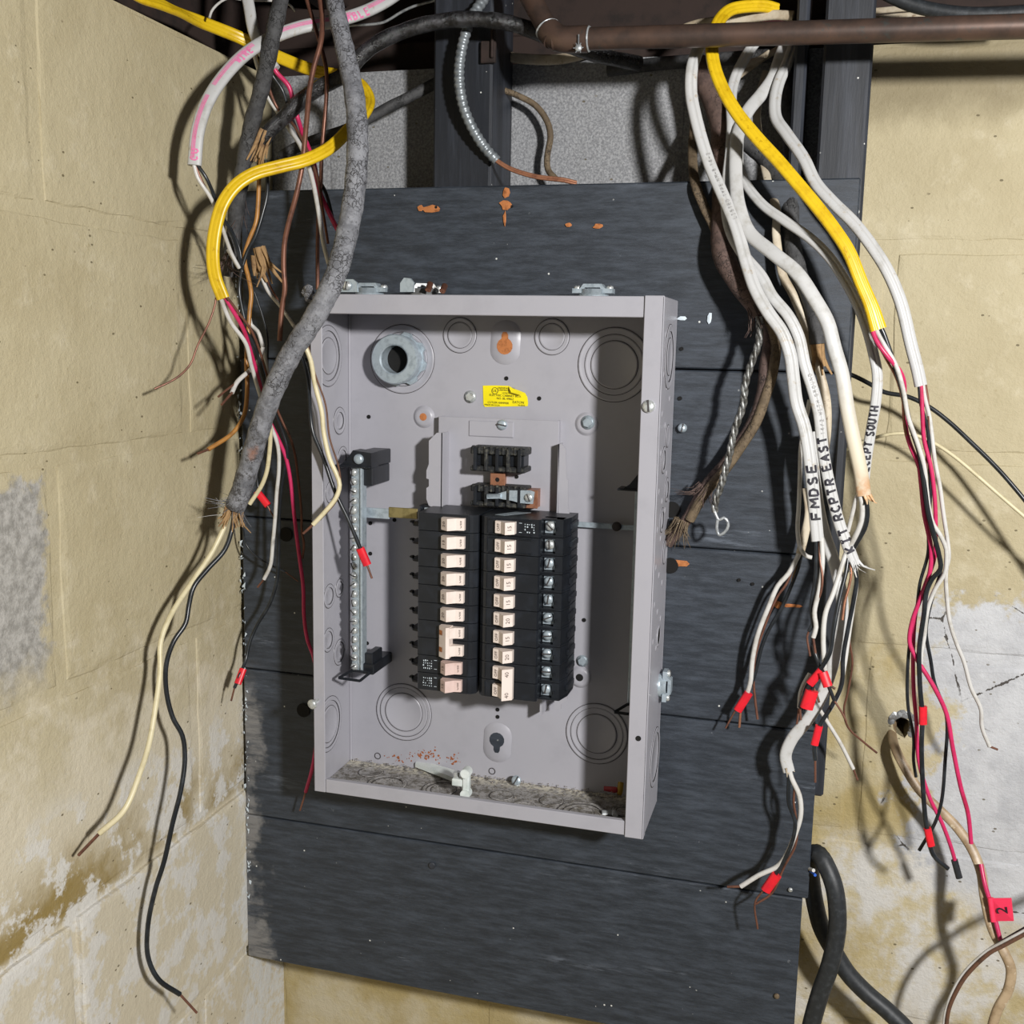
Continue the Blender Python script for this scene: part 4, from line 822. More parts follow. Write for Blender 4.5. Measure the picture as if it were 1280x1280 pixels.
# yellow left
yl, sh, tr = cable('yellow_cable', 'yellow cable looping at upper left, its conductors running behind the grey cable', [(-0.1310,-0.2400,0.8234),(-0.1295,-0.1850,0.8049),(-0.1263,-0.1450,0.8056),(-0.1242,-0.0850,0.8073),(-0.1017,-0.0450,0.8010),(-0.0645,-0.0280,0.7833),(-0.0277,-0.0180,0.7702),(0.0032,-0.0150,0.7639),(0.0224,-0.0150,0.7542),(0.0354,-0.0240,0.7380),(0.0405,-0.0480,0.7187),(0.0335,-0.0680,0.7002),(0.0208,-0.0880,0.6785),(0.0043,-0.1080,0.6641),(-0.0153,-0.1240,0.6560),(-0.0345,-0.1400,0.6472),(-0.0481,-0.1500,0.6356),(-0.0586,-0.1580,0.6175),(-0.0655,-0.1620,0.5923),(-0.0682,-0.1630,0.5673),(-0.0679,-0.1600,0.5477),(-0.0626,-0.1550,0.5272)], 17.5, 'yellow', 'three', .5, conds=[
  ([(-0.0663,-0.1560,0.5310),(-0.0628,-0.1420,0.5051),(-0.0554,-0.1260,0.4840),(-0.0574,-0.1120,0.4621),(-0.0603,-0.0880,0.4274),(-0.0615,-0.0660,0.3972),(-0.0574,-0.0600,0.3787),(-0.0562,-0.0580,0.3655),(-0.0582,-0.0550,0.3449),(-0.0625,-0.0520,0.3230),(-0.0666,-0.0490,0.2937),(-0.0717,-0.0460,0.2621),(-0.0762,-0.0440,0.2368),(-0.0850,-0.0430,0.2202),(-0.0938,-0.0420,0.2100)], 5.5, 'w_white', 1),
  ([(-0.0644,-0.1560,0.5356),(-0.0592,-0.1460,0.5183),(-0.0544,-0.1320,0.4983),(-0.0563,-0.1120,0.4711),(-0.0604,-0.0860,0.4349),(-0.0637,-0.0620,0.3995),(-0.0576,-0.0560,0.3810),(-0.0523,-0.0500,0.3614),(-0.0489,-0.0460,0.3355),(-0.0470,-0.0430,0.3013),(-0.0445,-0.0410,0.2704),(-0.0419,-0.0390,0.2430),(-0.0393,-0.0370,0.2134),(-0.0397,-0.0350,0.1795),(-0.0375,-0.0320,0.1519),(-0.0327,-0.0260,0.1290),(-0.0290,-0.0220,0.0920),(-0.0304,-0.0220,0.0436),(-0.0360,-0.0240,-0.0022),(-0.0466,-0.0220,-0.0370),(-0.0552,-0.0200,-0.0620)], 5.5, 'w_red', 1),
  ([(-0.0624,-0.1550,0.5326),(-0.0570,-0.1380,0.5084),(-0.0520,-0.1160,0.4825),(-0.0540,-0.1000,0.4628),(-0.0557,-0.0840,0.4400),(-0.0572,-0.0630,0.4101),(-0.0527,-0.0540,0.3872),(-0.0497,-0.0510,0.3704),(-0.0535,-0.0480,0.3515),(-0.0603,-0.0450,0.3285),(-0.0653,-0.0420,0.2973),(-0.0693,-0.0380,0.2444),(-0.0727,-0.0360,0.2179),(-0.0834,-0.0340,0.1895),(-0.0991,-0.0360,0.1631),(-0.1053,-0.0420,0.1442),(-0.1074,-0.0480,0.1248),(-0.1079,-0.0600,0.1112),(-0.1119,-0.0660,0.0966),(-0.1152,-0.0680,0.0817)], 5, 'w_black', 1, 'copper', [((-0.1066,-0.0550,0.1165), (-0.1089,-0.0640,0.1010), 11)]),
  ([(-0.0607,-0.1550,0.5311),(-0.0554,-0.1420,0.5161),(-0.0488,-0.1260,0.4969),(-0.0493,-0.1080,0.4753),(-0.0535,-0.0860,0.4502),(-0.0577,-0.0600,0.4168),(-0.0546,-0.0520,0.4000),(-0.0483,-0.0460,0.3815),(-0.0448,-0.0420,0.3619),(-0.0423,-0.0400,0.3334),(-0.0403,-0.0380,0.3019),(-0.0401,-0.0370,0.2755),(-0.0383,-0.0360,0.2627),(-0.0405,-0.0360,0.2462)], 3.6, 'copper', 0),
  ([(-0.0699,-0.1560,0.5279),(-0.0704,-0.1570,0.5217),(-0.0749,-0.1620,0.5029),(-0.0843,-0.1680,0.4809),(-0.0890,-0.1740,0.4629),(-0.0955,-0.1840,0.4512),(-0.1020,-0.1920,0.4451),(-0.1115,-0.2020,0.4389)], 2.8, 'copper', 0)])
# dark old pipe-like cable crossing the corner
cable('dark_cable', 'sooty dark cable hanging straight down in front of the left corner', [(-0.0404,-0.0400,1.0036),(-0.0367,-0.0600,0.9057),(-0.0344,-0.0780,0.8349),(-0.0383,-0.0920,0.7868),(-0.0560,-0.0840,0.7399),(-0.0749,-0.0760,0.6992),(-0.0875,-0.0700,0.6606),(-0.0972,-0.0660,0.6247),(-0.1050,-0.0620,0.5922),(-0.1121,-0.0580,0.5549)], 19, 'dark_cloth', 'round', 1, n=12, rf=wob(.05, 190))
# big grey service cable
gr, sh, tr = cable('grey_service_cable', 'thick weathered grey cable crossing the top left corner of the box', [(-0.0164,-0.0200,1.0097),(-0.0022,-0.0400,0.9099),(0.0130,-0.0620,0.8366),(0.0273,-0.0780,0.7981),(0.0403,-0.0880,0.7611),(0.0524,-0.0980,0.7247),(0.0601,-0.1080,0.6889),(0.0623,-0.1150,0.6540),(0.0612,-0.1220,0.6193),(0.0567,-0.1290,0.5848),(0.0495,-0.1340,0.5541),(0.0394,-0.1380,0.5295),(0.0239,-0.1400,0.5039),(0.0063,-0.1400,0.4804),(-0.0109,-0.1380,0.4525),(-0.0257,-0.1360,0.4241),(-0.0402,-0.1320,0.3910),(-0.0522,-0.1280,0.3613),(-0.0628,-0.1250,0.3355),(-0.0734,-0.1220,0.3143)], 25, 'grey_cloth', 'round', 1, n=14, rf=lambda s_, L: (.74 + .26 * min(1, max(0, (s_ / L - .18) / .3))) * (1 + .03 * math.sin(s_ * 230) + .02 * math.sin(s_ * 530)), conds=[
  ([(-0.0801,-0.1220,0.3088),(-0.0851,-0.1270,0.2906),(-0.0919,-0.1400,0.2669),(-0.1005,-0.1650,0.2399),(-0.1050,-0.1950,0.2138),(-0.1064,-0.2120,0.1900),(-0.1016,-0.2220,0.1614),(-0.0973,-0.2380,0.1302),(-0.0940,-0.2550,0.1000),(-0.0906,-0.2750,0.0799),(-0.0929,-0.2980,0.0517),(-0.1103,-0.3120,0.0325),(-0.1277,-0.3200,0.0122)], 7, 'w_cream', 1),
  ([(-0.0750,-0.1210,0.3090),(-0.0765,-0.1240,0.2915),(-0.0789,-0.1350,0.2711),(-0.0896,-0.1520,0.2524),(-0.0972,-0.1660,0.2362),(-0.0995,-0.1720,0.2180),(-0.0999,-0.1780,0.2010),(-0.1065,-0.1900,0.1842),(-0.1110,-0.1970,0.1623),(-0.1106,-0.1990,0.1344),(-0.1047,-0.1980,0.1069),(-0.0968,-0.1940,0.0869),(-0.0935,-0.1960,0.0632),(-0.0933,-0.2050,0.0333),(-0.0977,-0.2140,0.0022),(-0.1039,-0.2220,-0.0374),(-0.1097,-0.2300,-0.0647),(-0.1146,-0.2370,-0.1001),(-0.1152,-0.2380,-0.1347),(-0.1060,-0.2350,-0.1595),(-0.0913,-0.2200,-0.1827),(-0.0773,-0.2120,-0.2057)], 6.5, 'w_black', 1)])
fray(gr, (-0.0753,-0.1220,0.3125), V((-0.0782,-0.1260,0.2858)) - V((-0.0734,-0.1220,0.3143)), 40, .026, .55, 'paper', .0024, 'paper_fillers', 2, .008)
fray(gr, (-0.0714,-0.1220,0.3195), V((-0.0843,-0.1260,0.3091)) - V((-0.0713,-0.1220,0.3212)), 30, .022, 2.2, 'grey_cloth', .0007, 'frayed_end', 3, .008)
fray(gr, (-0.0772,-0.1220,0.3090), V((-0.1125,-0.1260,0.3142)) - V((-0.0772,-0.1220,0.3090)), 5, .036, .5, 'white', .0008, 'frayed_end', 5, .006)
mb = MB(); p = V((0.0182,-0.1280,0.5337))
for k in range(7): mb.rev(p + V((random.uniform(-.006, .006), random.uniform(-.004, .004), random.uniform(-.005, .005))), (random.uniform(-1, 1), -1, random.uniform(-1, 1)), [(0, -.004), (.005, -.001), (.004, .003), (0, .005)], 6, 0, False)
mb.build('torn_lump', 'grey_cloth', gr)
# tarry cable across the top
ta, sh, tr = cable('tarry_cable', 'shiny tarred black cable sweeping across the top to a frayed paper end', [(0.3025,0.0750,0.7837),(0.2611,0.0450,0.7880),(0.2284,0.0200,0.7952),(0.2086,-0.0080,0.7997),(0.1893,-0.0200,0.8045),(0.1607,-0.0250,0.8089),(0.1312,-0.0280,0.8098),(0.1036,-0.0320,0.8062),(0.0784,-0.0360,0.7996),(0.0538,-0.0420,0.7886),(0.0353,-0.0460,0.7747),(0.0175,-0.0500,0.7559),(-0.0039,-0.0540,0.7458),(-0.0255,-0.0580,0.7318),(-0.0428,-0.0620,0.7150),(-0.0570,-0.0650,0.7030),(-0.0663,-0.0670,0.6902)], 18, 'tar_cloth', 'round', 1, n=14, rf=wob(.03, 160), conds=[
  ([(-0.0670,-0.0680,0.6725),(-0.0681,-0.0700,0.6537),(-0.0688,-0.0720,0.6276),(-0.0704,-0.0740,0.6088),(-0.0780,-0.0760,0.5899),(-0.0830,-0.0770,0.5718),(-0.0777,-0.0780,0.5504),(-0.0746,-0.0790,0.5347),(-0.0763,-0.0800,0.5164),(-0.0769,-0.0820,0.4989),(-0.0788,-0.0840,0.4663),(-0.0762,-0.0880,0.4362),(-0.0737,-0.1000,0.4090),(-0.0791,-0.1140,0.3913),(-0.0928,-0.1400,0.3754),(-0.0974,-0.1520,0.3722)], 6, 'w_tan', 1),
  ([(-0.0620,-0.0670,0.6725),(-0.0599,-0.0680,0.6538),(-0.0591,-0.0700,0.6382),(-0.0634,-0.0730,0.6169),(-0.0705,-0.0760,0.5939),(-0.0790,-0.0780,0.5783),(-0.0848,-0.0800,0.5593),(-0.0881,-0.0800,0.5395),(-0.0848,-0.0800,0.5188),(-0.0762,-0.0780,0.4839),(-0.0707,-0.0700,0.4596),(-0.0690,-0.0600,0.4320)], 5, 'w_black', 0)])
fray(ta, (-0.0634,-0.0670,0.6949), V((-0.0721,-0.0690,0.6684)) - V((-0.0570,-0.0650,0.7046)), 34, .034, .22, 'paper', .0032, 'paper_fillers', 6, .007)
# two bare copper ground wires
for nm, p, w_ in (('bare copper wire curving down in front, ending above the box corner', [(-0.0277,-0.0200,0.9576),(-0.0029,-0.0600,0.8352),(0.0033,-0.0660,0.8081),(0.0053,-0.0740,0.7838),(0.0001,-0.0800,0.7575),(-0.0025,-0.0840,0.7368),(-0.0025,-0.0900,0.7104),(-0.0028,-0.0950,0.6857),(-0.0047,-0.0980,0.6591),(-0.0117,-0.0980,0.6313),(-0.0211,-0.0960,0.6058),(-0.0273,-0.0940,0.5855),(-0.0296,-0.0920,0.5617),(-0.0297,-0.0900,0.5393),(-0.0337,-0.0890,0.5206),(-0.0374,-0.0880,0.4870)], 6.3),
                  ('bare copper wire hanging straight down behind the grey cable', [(-0.0454,-0.0100,0.9630),(-0.0280,-0.0400,0.8428),(-0.0189,-0.0460,0.8188),(-0.0018,-0.0560,0.7795),(0.0045,-0.0600,0.7581),(0.0052,-0.0620,0.7336),(0.0018,-0.0620,0.6993),(-0.0016,-0.0600,0.6752),(-0.0051,-0.0550,0.6505),(-0.0116,-0.0480,0.6175),(-0.0147,-0.0440,0.5900),(-0.0171,-0.0400,0.5420)], 5)):
    r_ = thing('copper_wire', nm, 'wire', p[0]); mb = MB(); tube(mb, p, w_ * PX, n=8); mb.build('strand', 'copper', r_)
# white cable whose four conductors come down to the grey cable
cable('white_cable', 'stubby white cable at the top left, its red and white wires hanging down', [(-0.1145,-0.0100,0.9693),(-0.0932,-0.0450,0.8487),(-0.0871,-0.0500,0.8265),(-0.0807,-0.0540,0.8046),(-0.0709,-0.0540,0.7836),(-0.0564,-0.0540,0.7647)], 16, 'white', 'flat', .6, conds=[
  ([(-0.0828,-0.0520,0.8021),(-0.0815,-0.0500,0.7788),(-0.0811,-0.0460,0.7710),(-0.0739,-0.0380,0.7419),(-0.0640,-0.0340,0.7262),(-0.0489,-0.0400,0.7090),(-0.0301,-0.0500,0.6881),(-0.0125,-0.0620,0.6569),(0.0013,-0.0760,0.6237),(0.0154,-0.0920,0.5854),(0.0268,-0.1040,0.5640)], 6, 'w_white', 0),
  ([(-0.0573,-0.0540,0.7656),(-0.0557,-0.0520,0.7620),(-0.0452,-0.0460,0.7494),(-0.0430,-0.0400,0.7330),(-0.0393,-0.0360,0.7159),(-0.0332,-0.0400,0.7037),(-0.0180,-0.0460,0.6739),(-0.0085,-0.0520,0.6438),(0.0062,-0.0620,0.6213),(0.0298,-0.0840,0.5947)], 6.2, 'w_red', 0),
  ([(-0.0625,-0.0530,0.7645),(-0.0614,-0.0500,0.7596),(-0.0537,-0.0440,0.7462),(-0.0506,-0.0380,0.7297),(-0.0398,-0.0380,0.7051),(-0.0131,-0.0460,0.6568),(-0.0012,-0.0520,0.6412),(0.0161,-0.0680,0.6053)], 4.6, 'w_black', 0),
  ([(-0.0670,-0.0530,0.7710),(-0.0684,-0.0460,0.7504),(-0.0629,-0.0360,0.7290),(-0.0442,-0.0400,0.7129),(-0.0238,-0.0480,0.6842),(-0.0083,-0.0560,0.6537),(0.0008,-0.0640,0.6235),(0.0146,-0.0800,0.5865)], 3.8, 'copper', 0)])
# loose pieces around the left edge of the board
r_ = thing('cable_stub', 'frayed brown paper stub beside the yellow cable', 'cable stub', (-0.0675,-0.0600,0.5740))
fray(r_, (-0.0701,-0.0620,0.5771), V((-0.0593,-0.0620,0.5489)) - V((-0.0701,-0.0620,0.5771)), 9, .040, .5, 'paper', .0046, 'paper_fillers', 11, .003); fray(r_, (-0.0759,-0.0620,0.5705), V((-0.0755,-0.0620,0.5422)) - V((-0.0759,-0.0620,0.5705)), 5, .026, .2, 'paper', .004, 'paper_fillers', 12, .003)
wire(r_, [(-0.0744,-0.0600,0.5582),(-0.0653,-0.0600,0.5390),(-0.0482,-0.0660,0.5238),(-0.0192,-0.0900,0.5020)], 5, 'w_white'); wire(r_, [(-0.0706,-0.0600,0.5590),(-0.0587,-0.0600,0.5374),(-0.0426,-0.0660,0.5189),(-0.0156,-0.0900,0.4972)], 2.8, 'copper'); wire(r_, [(-0.0826,-0.0580,0.5382),(-0.0746,-0.0560,0.5130),(-0.0692,-0.0560,0.4910),(-0.0698,-0.0560,0.4559)], 3.2, 'w_black')
for lab, spec in (
  ('cream wire end curling left below the grey cable, beside the red flag', [([(-0.0485,-0.0900,0.3959),(-0.0514,-0.0850,0.3844),(-0.0553,-0.0800,0.3710),(-0.0610,-0.0760,0.3487),(-0.0684,-0.0740,0.3325),(-0.0827,-0.0760,0.3108)], 6, 'w_cream', 0)]),
  ('short white pair of wires poking left out of the bundle, ends stripped', [([(-0.0588,-0.0840,0.4801),(-0.0626,-0.0860,0.4666),(-0.0696,-0.0940,0.4558),(-0.0744,-0.1120,0.4436),(-0.0744,-0.1220,0.4333),(-0.0759,-0.1400,0.4218)], 6.2, 'w_white', 1), ([(-0.0691,-0.0950,0.4533),(-0.0739,-0.1080,0.4452),(-0.0765,-0.1260,0.4374),(-0.0782,-0.1420,0.4299)], 3, 'copper', 0)]),
  ('white wire bowing out right of the tan wire', [([(-0.0798,-0.0740,0.5099),(-0.0792,-0.0720,0.5032),(-0.0729,-0.0700,0.4967),(-0.0670,-0.0700,0.4799),(-0.0622,-0.0700,0.4538),(-0.0596,-0.0720,0.4327)], 5.5, 'w_white', 0), ([(-0.0865,-0.0740,0.5098),(-0.0802,-0.0740,0.4914),(-0.0695,-0.0720,0.4621),(-0.0632,-0.0720,0.4411)], 3, 'copper', 0)]),
  ('black wire with a red flag left of the box, tip bare', [([(-0.0900,-0.0440,0.3555),(-0.0924,-0.0420,0.3372),(-0.0898,-0.0420,0.3203),(-0.0811,-0.0420,0.3063),(-0.0734,-0.0400,0.2920)], 4, 'w_black', 1)]),
  ('thin black wire curving right across the lower planks, bare tip', [([(-0.1186,-0.0300,0.2793),(-0.1163,-0.0260,0.2546),(-0.1053,-0.0240,0.2419),(-0.0912,-0.0220,0.2332),(-0.0700,-0.0200,0.2251),(-0.0540,-0.0200,0.2151)], 3, 'w_black', 1)]),
  ('hair-thin black and white pair in the frayed bundle near the yellow cable', [([(-0.0980,-0.0840,0.5803),(-0.0926,-0.0840,0.5721),(-0.0865,-0.0820,0.5616)], 5.5, 'w_white', 0), ([(-0.0947,-0.0840,0.6031),(-0.0860,-0.0820,0.5821),(-0.0839,-0.0800,0.5577)], 3.4, 'w_black', 0)]),
  ('cream and black wires drooping from the grey cable into the box, one red-flagged', [
     ([(0.0081,-0.1280,0.4891),(0.0107,-0.1280,0.4844),(0.0161,-0.1250,0.4688),(0.0182,-0.1200,0.4449),(0.0240,-0.1170,0.4176),(0.0256,-0.1160,0.3966),(0.0310,-0.1140,0.3698),(0.0380,-0.1120,0.3527),(0.0410,-0.1120,0.3430),(0.0379,-0.1140,0.3298),(0.0263,-0.1180,0.3140),(0.0156,-0.1220,0.3014),(0.0056,-0.1240,0.2919)], 6.2, 'w_cream', 1),
     ([(-0.0013,-0.1200,0.4842),(0.0003,-0.1180,0.4779),(0.0059,-0.1120,0.4539),(0.0060,-0.1060,0.4123),(0.0085,-0.1060,0.3952),(0.0200,-0.1060,0.3693),(0.0323,-0.1040,0.3340),(0.0456,-0.1000,0.3042),(0.0546,-0.0960,0.2797),(0.0618,-0.0920,0.2591),(0.0672,-0.0900,0.2428)], 5.4, 'w_black', 1, 'copper', [((0.0561,-0.0955,0.2754), (0.0625,-0.0915,0.2573), 12)]),
     ([(0.0098,-0.1260,0.4891),(0.0122,-0.1240,0.4845),(0.0192,-0.1210,0.4545),(0.0289,-0.1180,0.4243),(0.0321,-0.1160,0.3912),(0.0403,-0.1130,0.3619),(0.0410,-0.1100,0.3444),(0.0378,-0.1120,0.3271),(0.0222,-0.1190,0.3064)], 2.4, 'w_brown', 0)])):
    p0 = spec[0][0][0]; r_ = thing('loose_wires' if len(spec) > 1 else 'loose_wire', lab, 'wire', p0)
    for c in spec:
        o = wire(r_, c[0], c[1], c[2], c[3])
        for t in (c[5] if len(c) > 5 else ()): tape(o, *t)
    if 'with a red flag' in lab: tape(o, (-0.0928,-0.0420,0.3201), (-0.0791,-0.0420,0.3046), 11)
fr = thing('frayed_threads', 'fine dark threads frayed out beside the yellow cable end', 'threads', (-0.1038,-0.0750,0.5621))
fray(fr, (-0.1006,-0.0800,0.5700), V((-.1, -.3, -1)), 26, .035, 1.4, 'brown_cloth', .0005, 'threads', 20, .004); fray(fr, (-0.0938,-0.0600,0.6336), V((.1, -.2, -1)), 14, .05, .35, 'brown_cloth', .0006, 'threads', 21, .003)
# behind the studs
def simple_cable(name, lab, p, w_, mat, kind='round', ratio=1, part='sheath', rf=None, cat='cable', n=10, end=None):
    return cable(name, lab, p, w_, mat, kind, ratio, (), cat, None, n, rf, part)
simple_cable('grey_cable', 'short grey cable lying behind the left stud, pointing down-left', [(0.0806,0.0580,0.7712),(0.0492,0.0520,0.7552),(0.0232,0.0460,0.7423),(-0.0041,0.0380,0.7264),(-0.0324,0.0300,0.7148),(-0.0627,0.0220,0.7041),(-0.0883,0.0140,0.6897)], 14, 'dark_cloth', rf=wob(.03, 150))
simple_cable('thin_grey_wire', 'thin grey wire draped along the dark beam left of the left stud', [(-0.0453,0.0800,0.8418),(-0.0304,0.0800,0.8427),(0.0086,0.0780,0.8433),(0.0301,0.0750,0.8513),(0.0474,0.0720,0.8561),(0.0922,0.0700,0.8627)], 3.5, 'alu')
simple_cable('thin_white_wire', 'thin white wire loop above the left wall top', [(-0.1070,-0.0950,0.8073),(-0.1068,-0.0920,0.8135),(-0.1054,-0.0850,0.8215),(-0.1013,-0.0700,0.8325),(-0.0982,-0.0400,0.8395),(-0.0784,0.0000,0.8482),(-0.0696,0.0050,0.8459),(-0.0656,0.0100,0.8405)], 3, 'w_white')
cable('pink_tinged_cable', 'white and pink flat cable lying on the wall top behind the copper fitting', [(0.1293,0.0950,0.8088),(0.1661,0.0900,0.7998),(0.2110,0.0850,0.7955),(0.2426,0.0900,0.8018),(0.2711,0.1000,0.8118)], 15, 'white_old', 'flat', .55)
mb = MB(); C = [(0.1604,0.0780,0.7988),(0.1882,0.0760,0.7953),(0.2155,0.0740,0.7934),(0.2365,0.0780,0.7975)]
# flexible metal conduit
bxp = [(0.1631,0.0600,0.9239),(0.1518,0.0200,0.8520),(0.1476,0.0120,0.8390),(0.1415,0.0020,0.8241),(0.1360,-0.0040,0.8072),(0.1317,-0.0060,0.7906),(0.1285,-0.0060,0.7688),(0.1289,-0.0040,0.7488),(0.1333,-0.0020,0.7284),(0.1424,0.0020,0.7081),(0.1539,0.0080,0.6903),(0.1652,0.0120,0.6785)]
fx = thing('flexible_conduit', 'spiral ribbed metal conduit hanging in front of the left stud', 'conduit', bxp[0]); mb = MB()
tube(mb, bxp, 12.5 * PX, 'round', 12, 1, rf=lambda s_, L: 1 + .10 * math.cos(s_ * 6.283 / .0062) * (1 if L - s_ > .003 else 0), step=.0011); mb.build('ribbed_sleeve', 'bx', fx)
for k in range(2): wire(fx, [V(p) + V((0, 0, -.0022 * k + .001)) for p in [(0.1643,0.0120,0.6793),(0.1750,0.0120,0.6726),(0.1873,0.0120,0.6674),(0.2100,0.0120,0.6612),(0.2379,0.0140,0.6577),(0.2509,0.0170,0.6547)]], 4, 'copper_bright', name='conductor')
cl_ = simple_cable('cloth_cable', 'tan woven cable making an S-bend on the grey block between the studs', [(0.1325,0.0620,0.7971),(0.1361,0.0660,0.7789),(0.1456,0.0700,0.7668),(0.1679,0.0740,0.7576),(0.1889,0.0760,0.7463),(0.2024,0.0760,0.7290),(0.2064,0.0760,0.7138),(0.2033,0.0760,0.6920),(0.2051,0.0740,0.6781),(0.2159,0.0680,0.6669)], 8, 'tan_cloth')
bt = thing('bracket', 'small dark bracket on the left stud edge where the woven cable enters', 'bracket', (0.1579,0.0100,0.7791)); mb = MB(); q = V((0.1566,0.0140,0.7857)); mb.box(q + V((-.012, 0, -.008)), q + V((.004, .006, .014)), 0, .001); mb.box(q + V((.0, -.004, -.004)), q + V((.003, .006, .03)), 0, .001); mb.build('bracket_plate', 'old_wood', bt)
# copper water pipe
cp = thing('copper_pipe', 'tarnished copper water pipe with a soldered tee across the top', 'pipe', (0.2365,-0.0450,0.7817)); mb = MB()
A_, B_ = V((0.2381,-0.0450,0.7802)), V((0.9603,-0.0450,0.7601)); tube(mb, [A_, A_.lerp(B_, .2), A_.lerp(B_, .5), B_], .0104, n=20); mb.build('pipe_run', 'copper_pipe', cp)
mb = MB(); C_ = V((0.2002,-0.0200,0.8398)); tube(mb, [C_, C_.lerp(A_, .5), A_], .0104, n=20); mb.build('riser', 'copper_pipe', cp)
d1, d2 = (B_ - A_).normalized(), (C_ - A_).normalized(); mb = MB()
tube(mb, [A_ + d1 * .034, A_ + d1 * .02, A_ + d1 * .008 + d2 * .001, A_ + d2 * .008 + d1 * .002, A_ + d2 * .014], .0124, n=20, step=.002); mb.build('elbow_fitting', 'copper_pipe', cp)
mb = MB(); mb.torus(A_ + d2 * .0145, d2, .0112, .0015, 24, 6); mb.build('solder_ring', 'alu', cp); mb = MB(); mb.torus(A_ + d1 * .035, d1, .0108, .0012, 24, 6); mb.build('solder_ring', 'alu', cp)
mb = MB(); q = V((0.2660,-0.0580,0.7681))
for k in range(6): t = k / 6 * 6.283; mb.cyl(q, q + V((math.cos(t) * .005, -.001, math.sin(t) * .005)), .0011, .0005, 6)
mb.rev(q, (0, -1, 0), [(.0035, 0), (.003, .0014), (0, .0016)], 10); mb.cyl(q, q + V((0, -.001, .012)), .0009, n=6); mb.build('solder_drip', 'alu', cp)
# ------------------------------------------------------------- cables, right of the panel
simple_cable('pink_end_cable', 'white cable with a pink cut end above the copper pipe', [(0.3440,0.0700,0.8137),(0.3608,0.0660,0.8171),(0.3807,0.0620,0.8180),(0.4099,0.0580,0.8182),(0.4384,0.0540,0.8185),(0.4589,0.0500,0.8154)], 13, 'white_old', 'flat', .6, n=14)
r_, sh, tr = cable('pink_tail', 'pink stained cable under the white one above the copper pipe', [(0.3344,0.0800,0.8121),(0.3614,0.0760,0.8159),(0.3888,0.0720,0.8171),(0.4173,0.0680,0.8167),(0.4453,0.0620,0.8157),(0.4571,0.0580,0.8154)], 10, 'pinkprint', 'flat', .6)
for k, p in enumerate(([(0.6852,0.0600,0.8046),(0.6431,0.0600,0.8064),(0.5999,0.0620,0.8117),(0.5637,0.0700,0.8147),(0.5340,0.0800,0.8162)], [(0.6865,0.0660,0.8019),(0.6368,0.0660,0.8055),(0.5861,0.0700,0.8111),(0.5455,0.0800,0.8140)], [(0.6831,0.0500,0.8090),(0.6351,0.0560,0.8101),(0.5778,0.0660,0.8201),(0.5350,0.0800,0.8237)])):
    simple_cable('beam_cable', ('upper', 'middle', 'lowest')[(1, 2, 0)[k]] + ' of three pale cables above the pipe at top right', p, 8, 'white_old', 'flat', .6, n=12)
simple_cable('black_cable', 'thick black cable sagging above the pipe at the top right corner', [(0.5383,0.0200,0.8251),(0.5678,0.0200,0.8104),(0.6034,0.0180,0.8006),(0.6379,0.0160,0.7966),(0.6780,0.0140,0.7964)], 15, 'blackwire_rough', n=12)
simple_cable('black_cable', 'dark cable lying along the wall top behind the copper pipe', [(0.2640,0.0960,0.7840),(0.3168,0.0920,0.7871),(0.3845,0.0900,0.7881),(0.4539,0.0860,0.7884)], 16, 'dark_cloth', n=12)
# R1: the FMDSE cable
r1, sh, tr = cable('white_cable', 'white cable hand-lettered FMDSE hanging right of the box', [(0.3748,0.0200,0.7971),(0.3718,0.0000,0.7750),(0.3684,-0.0100,0.7564),(0.3691,-0.0140,0.7325),(0.3744,-0.0180,0.7108),(0.3830,-0.0220,0.6845),(0.3925,-0.0260,0.6605),(0.4064,-0.0340,0.6323),(0.4198,-0.0420,0.6045),(0.4336,-0.0520,0.5659),(0.4425,-0.0580,0.5441),(0.4556,-0.0620,0.5227),(0.4699,-0.0640,0.5037),(0.4783,-0.0640,0.4832),(0.4825,-0.0620,0.4602),(0.4866,-0.0600,0.4386),(0.4944,-0.0600,0.4178),(0.4992,-0.0600,0.3983),(0.5035,-0.0600,0.3742),(0.5084,-0.0600,0.3423),(0.5134,-0.0600,0.3087)], 16, 'white', 'two', .5, conds=[
  ([(0.5118,-0.0600,0.3101),(0.5125,-0.0600,0.2977),(0.5134,-0.0600,0.2713),(0.5114,-0.0600,0.2427),(0.5138,-0.0600,0.2271),(0.5106,-0.0600,0.2196),(0.5094,-0.0600,0.2139),(0.5133,-0.0600,0.1951)], 5, 'w_black', 2),
  ([(0.5168,-0.0600,0.3120),(0.5191,-0.0620,0.2877),(0.5177,-0.0640,0.2623),(0.5146,-0.0640,0.2392),(0.5170,-0.0640,0.2252),(0.5150,-0.0640,0.2147),(0.5187,-0.0640,0.1960)], 6, 'w_white', 1),
  ([(0.5147,-0.0580,0.3100),(0.5167,-0.0620,0.2906),(0.5199,-0.0660,0.2746),(0.5193,-0.0660,0.2605),(0.5156,-0.0620,0.2467)], 3, 'copper', 0)], n=20)
Lt = tr['cum'][-1]
def s_at(tr, v):  # arc length where the cable passes a world height
    return min(range(len(tr['C'])), key=lambda i: abs(tr['C'][i].z - v))
letter_cable(sh, tr, 'FMDSE', tr['cum'][s_at(tr, (0.5077,-0.0600,0.3300)[2])], .0082, .0105, 'ink', .0011, True, 0, .42, 'handwriting')
letter_cable(sh, tr, 'LISTED TYPE NM-B 14-2', tr['cum'][s_at(tr, (0.4171,-0.0400,0.6092)[2])], .0030, .0034, 'greyprint', .00022, True, .25, .45, 'sheath_print', 0)
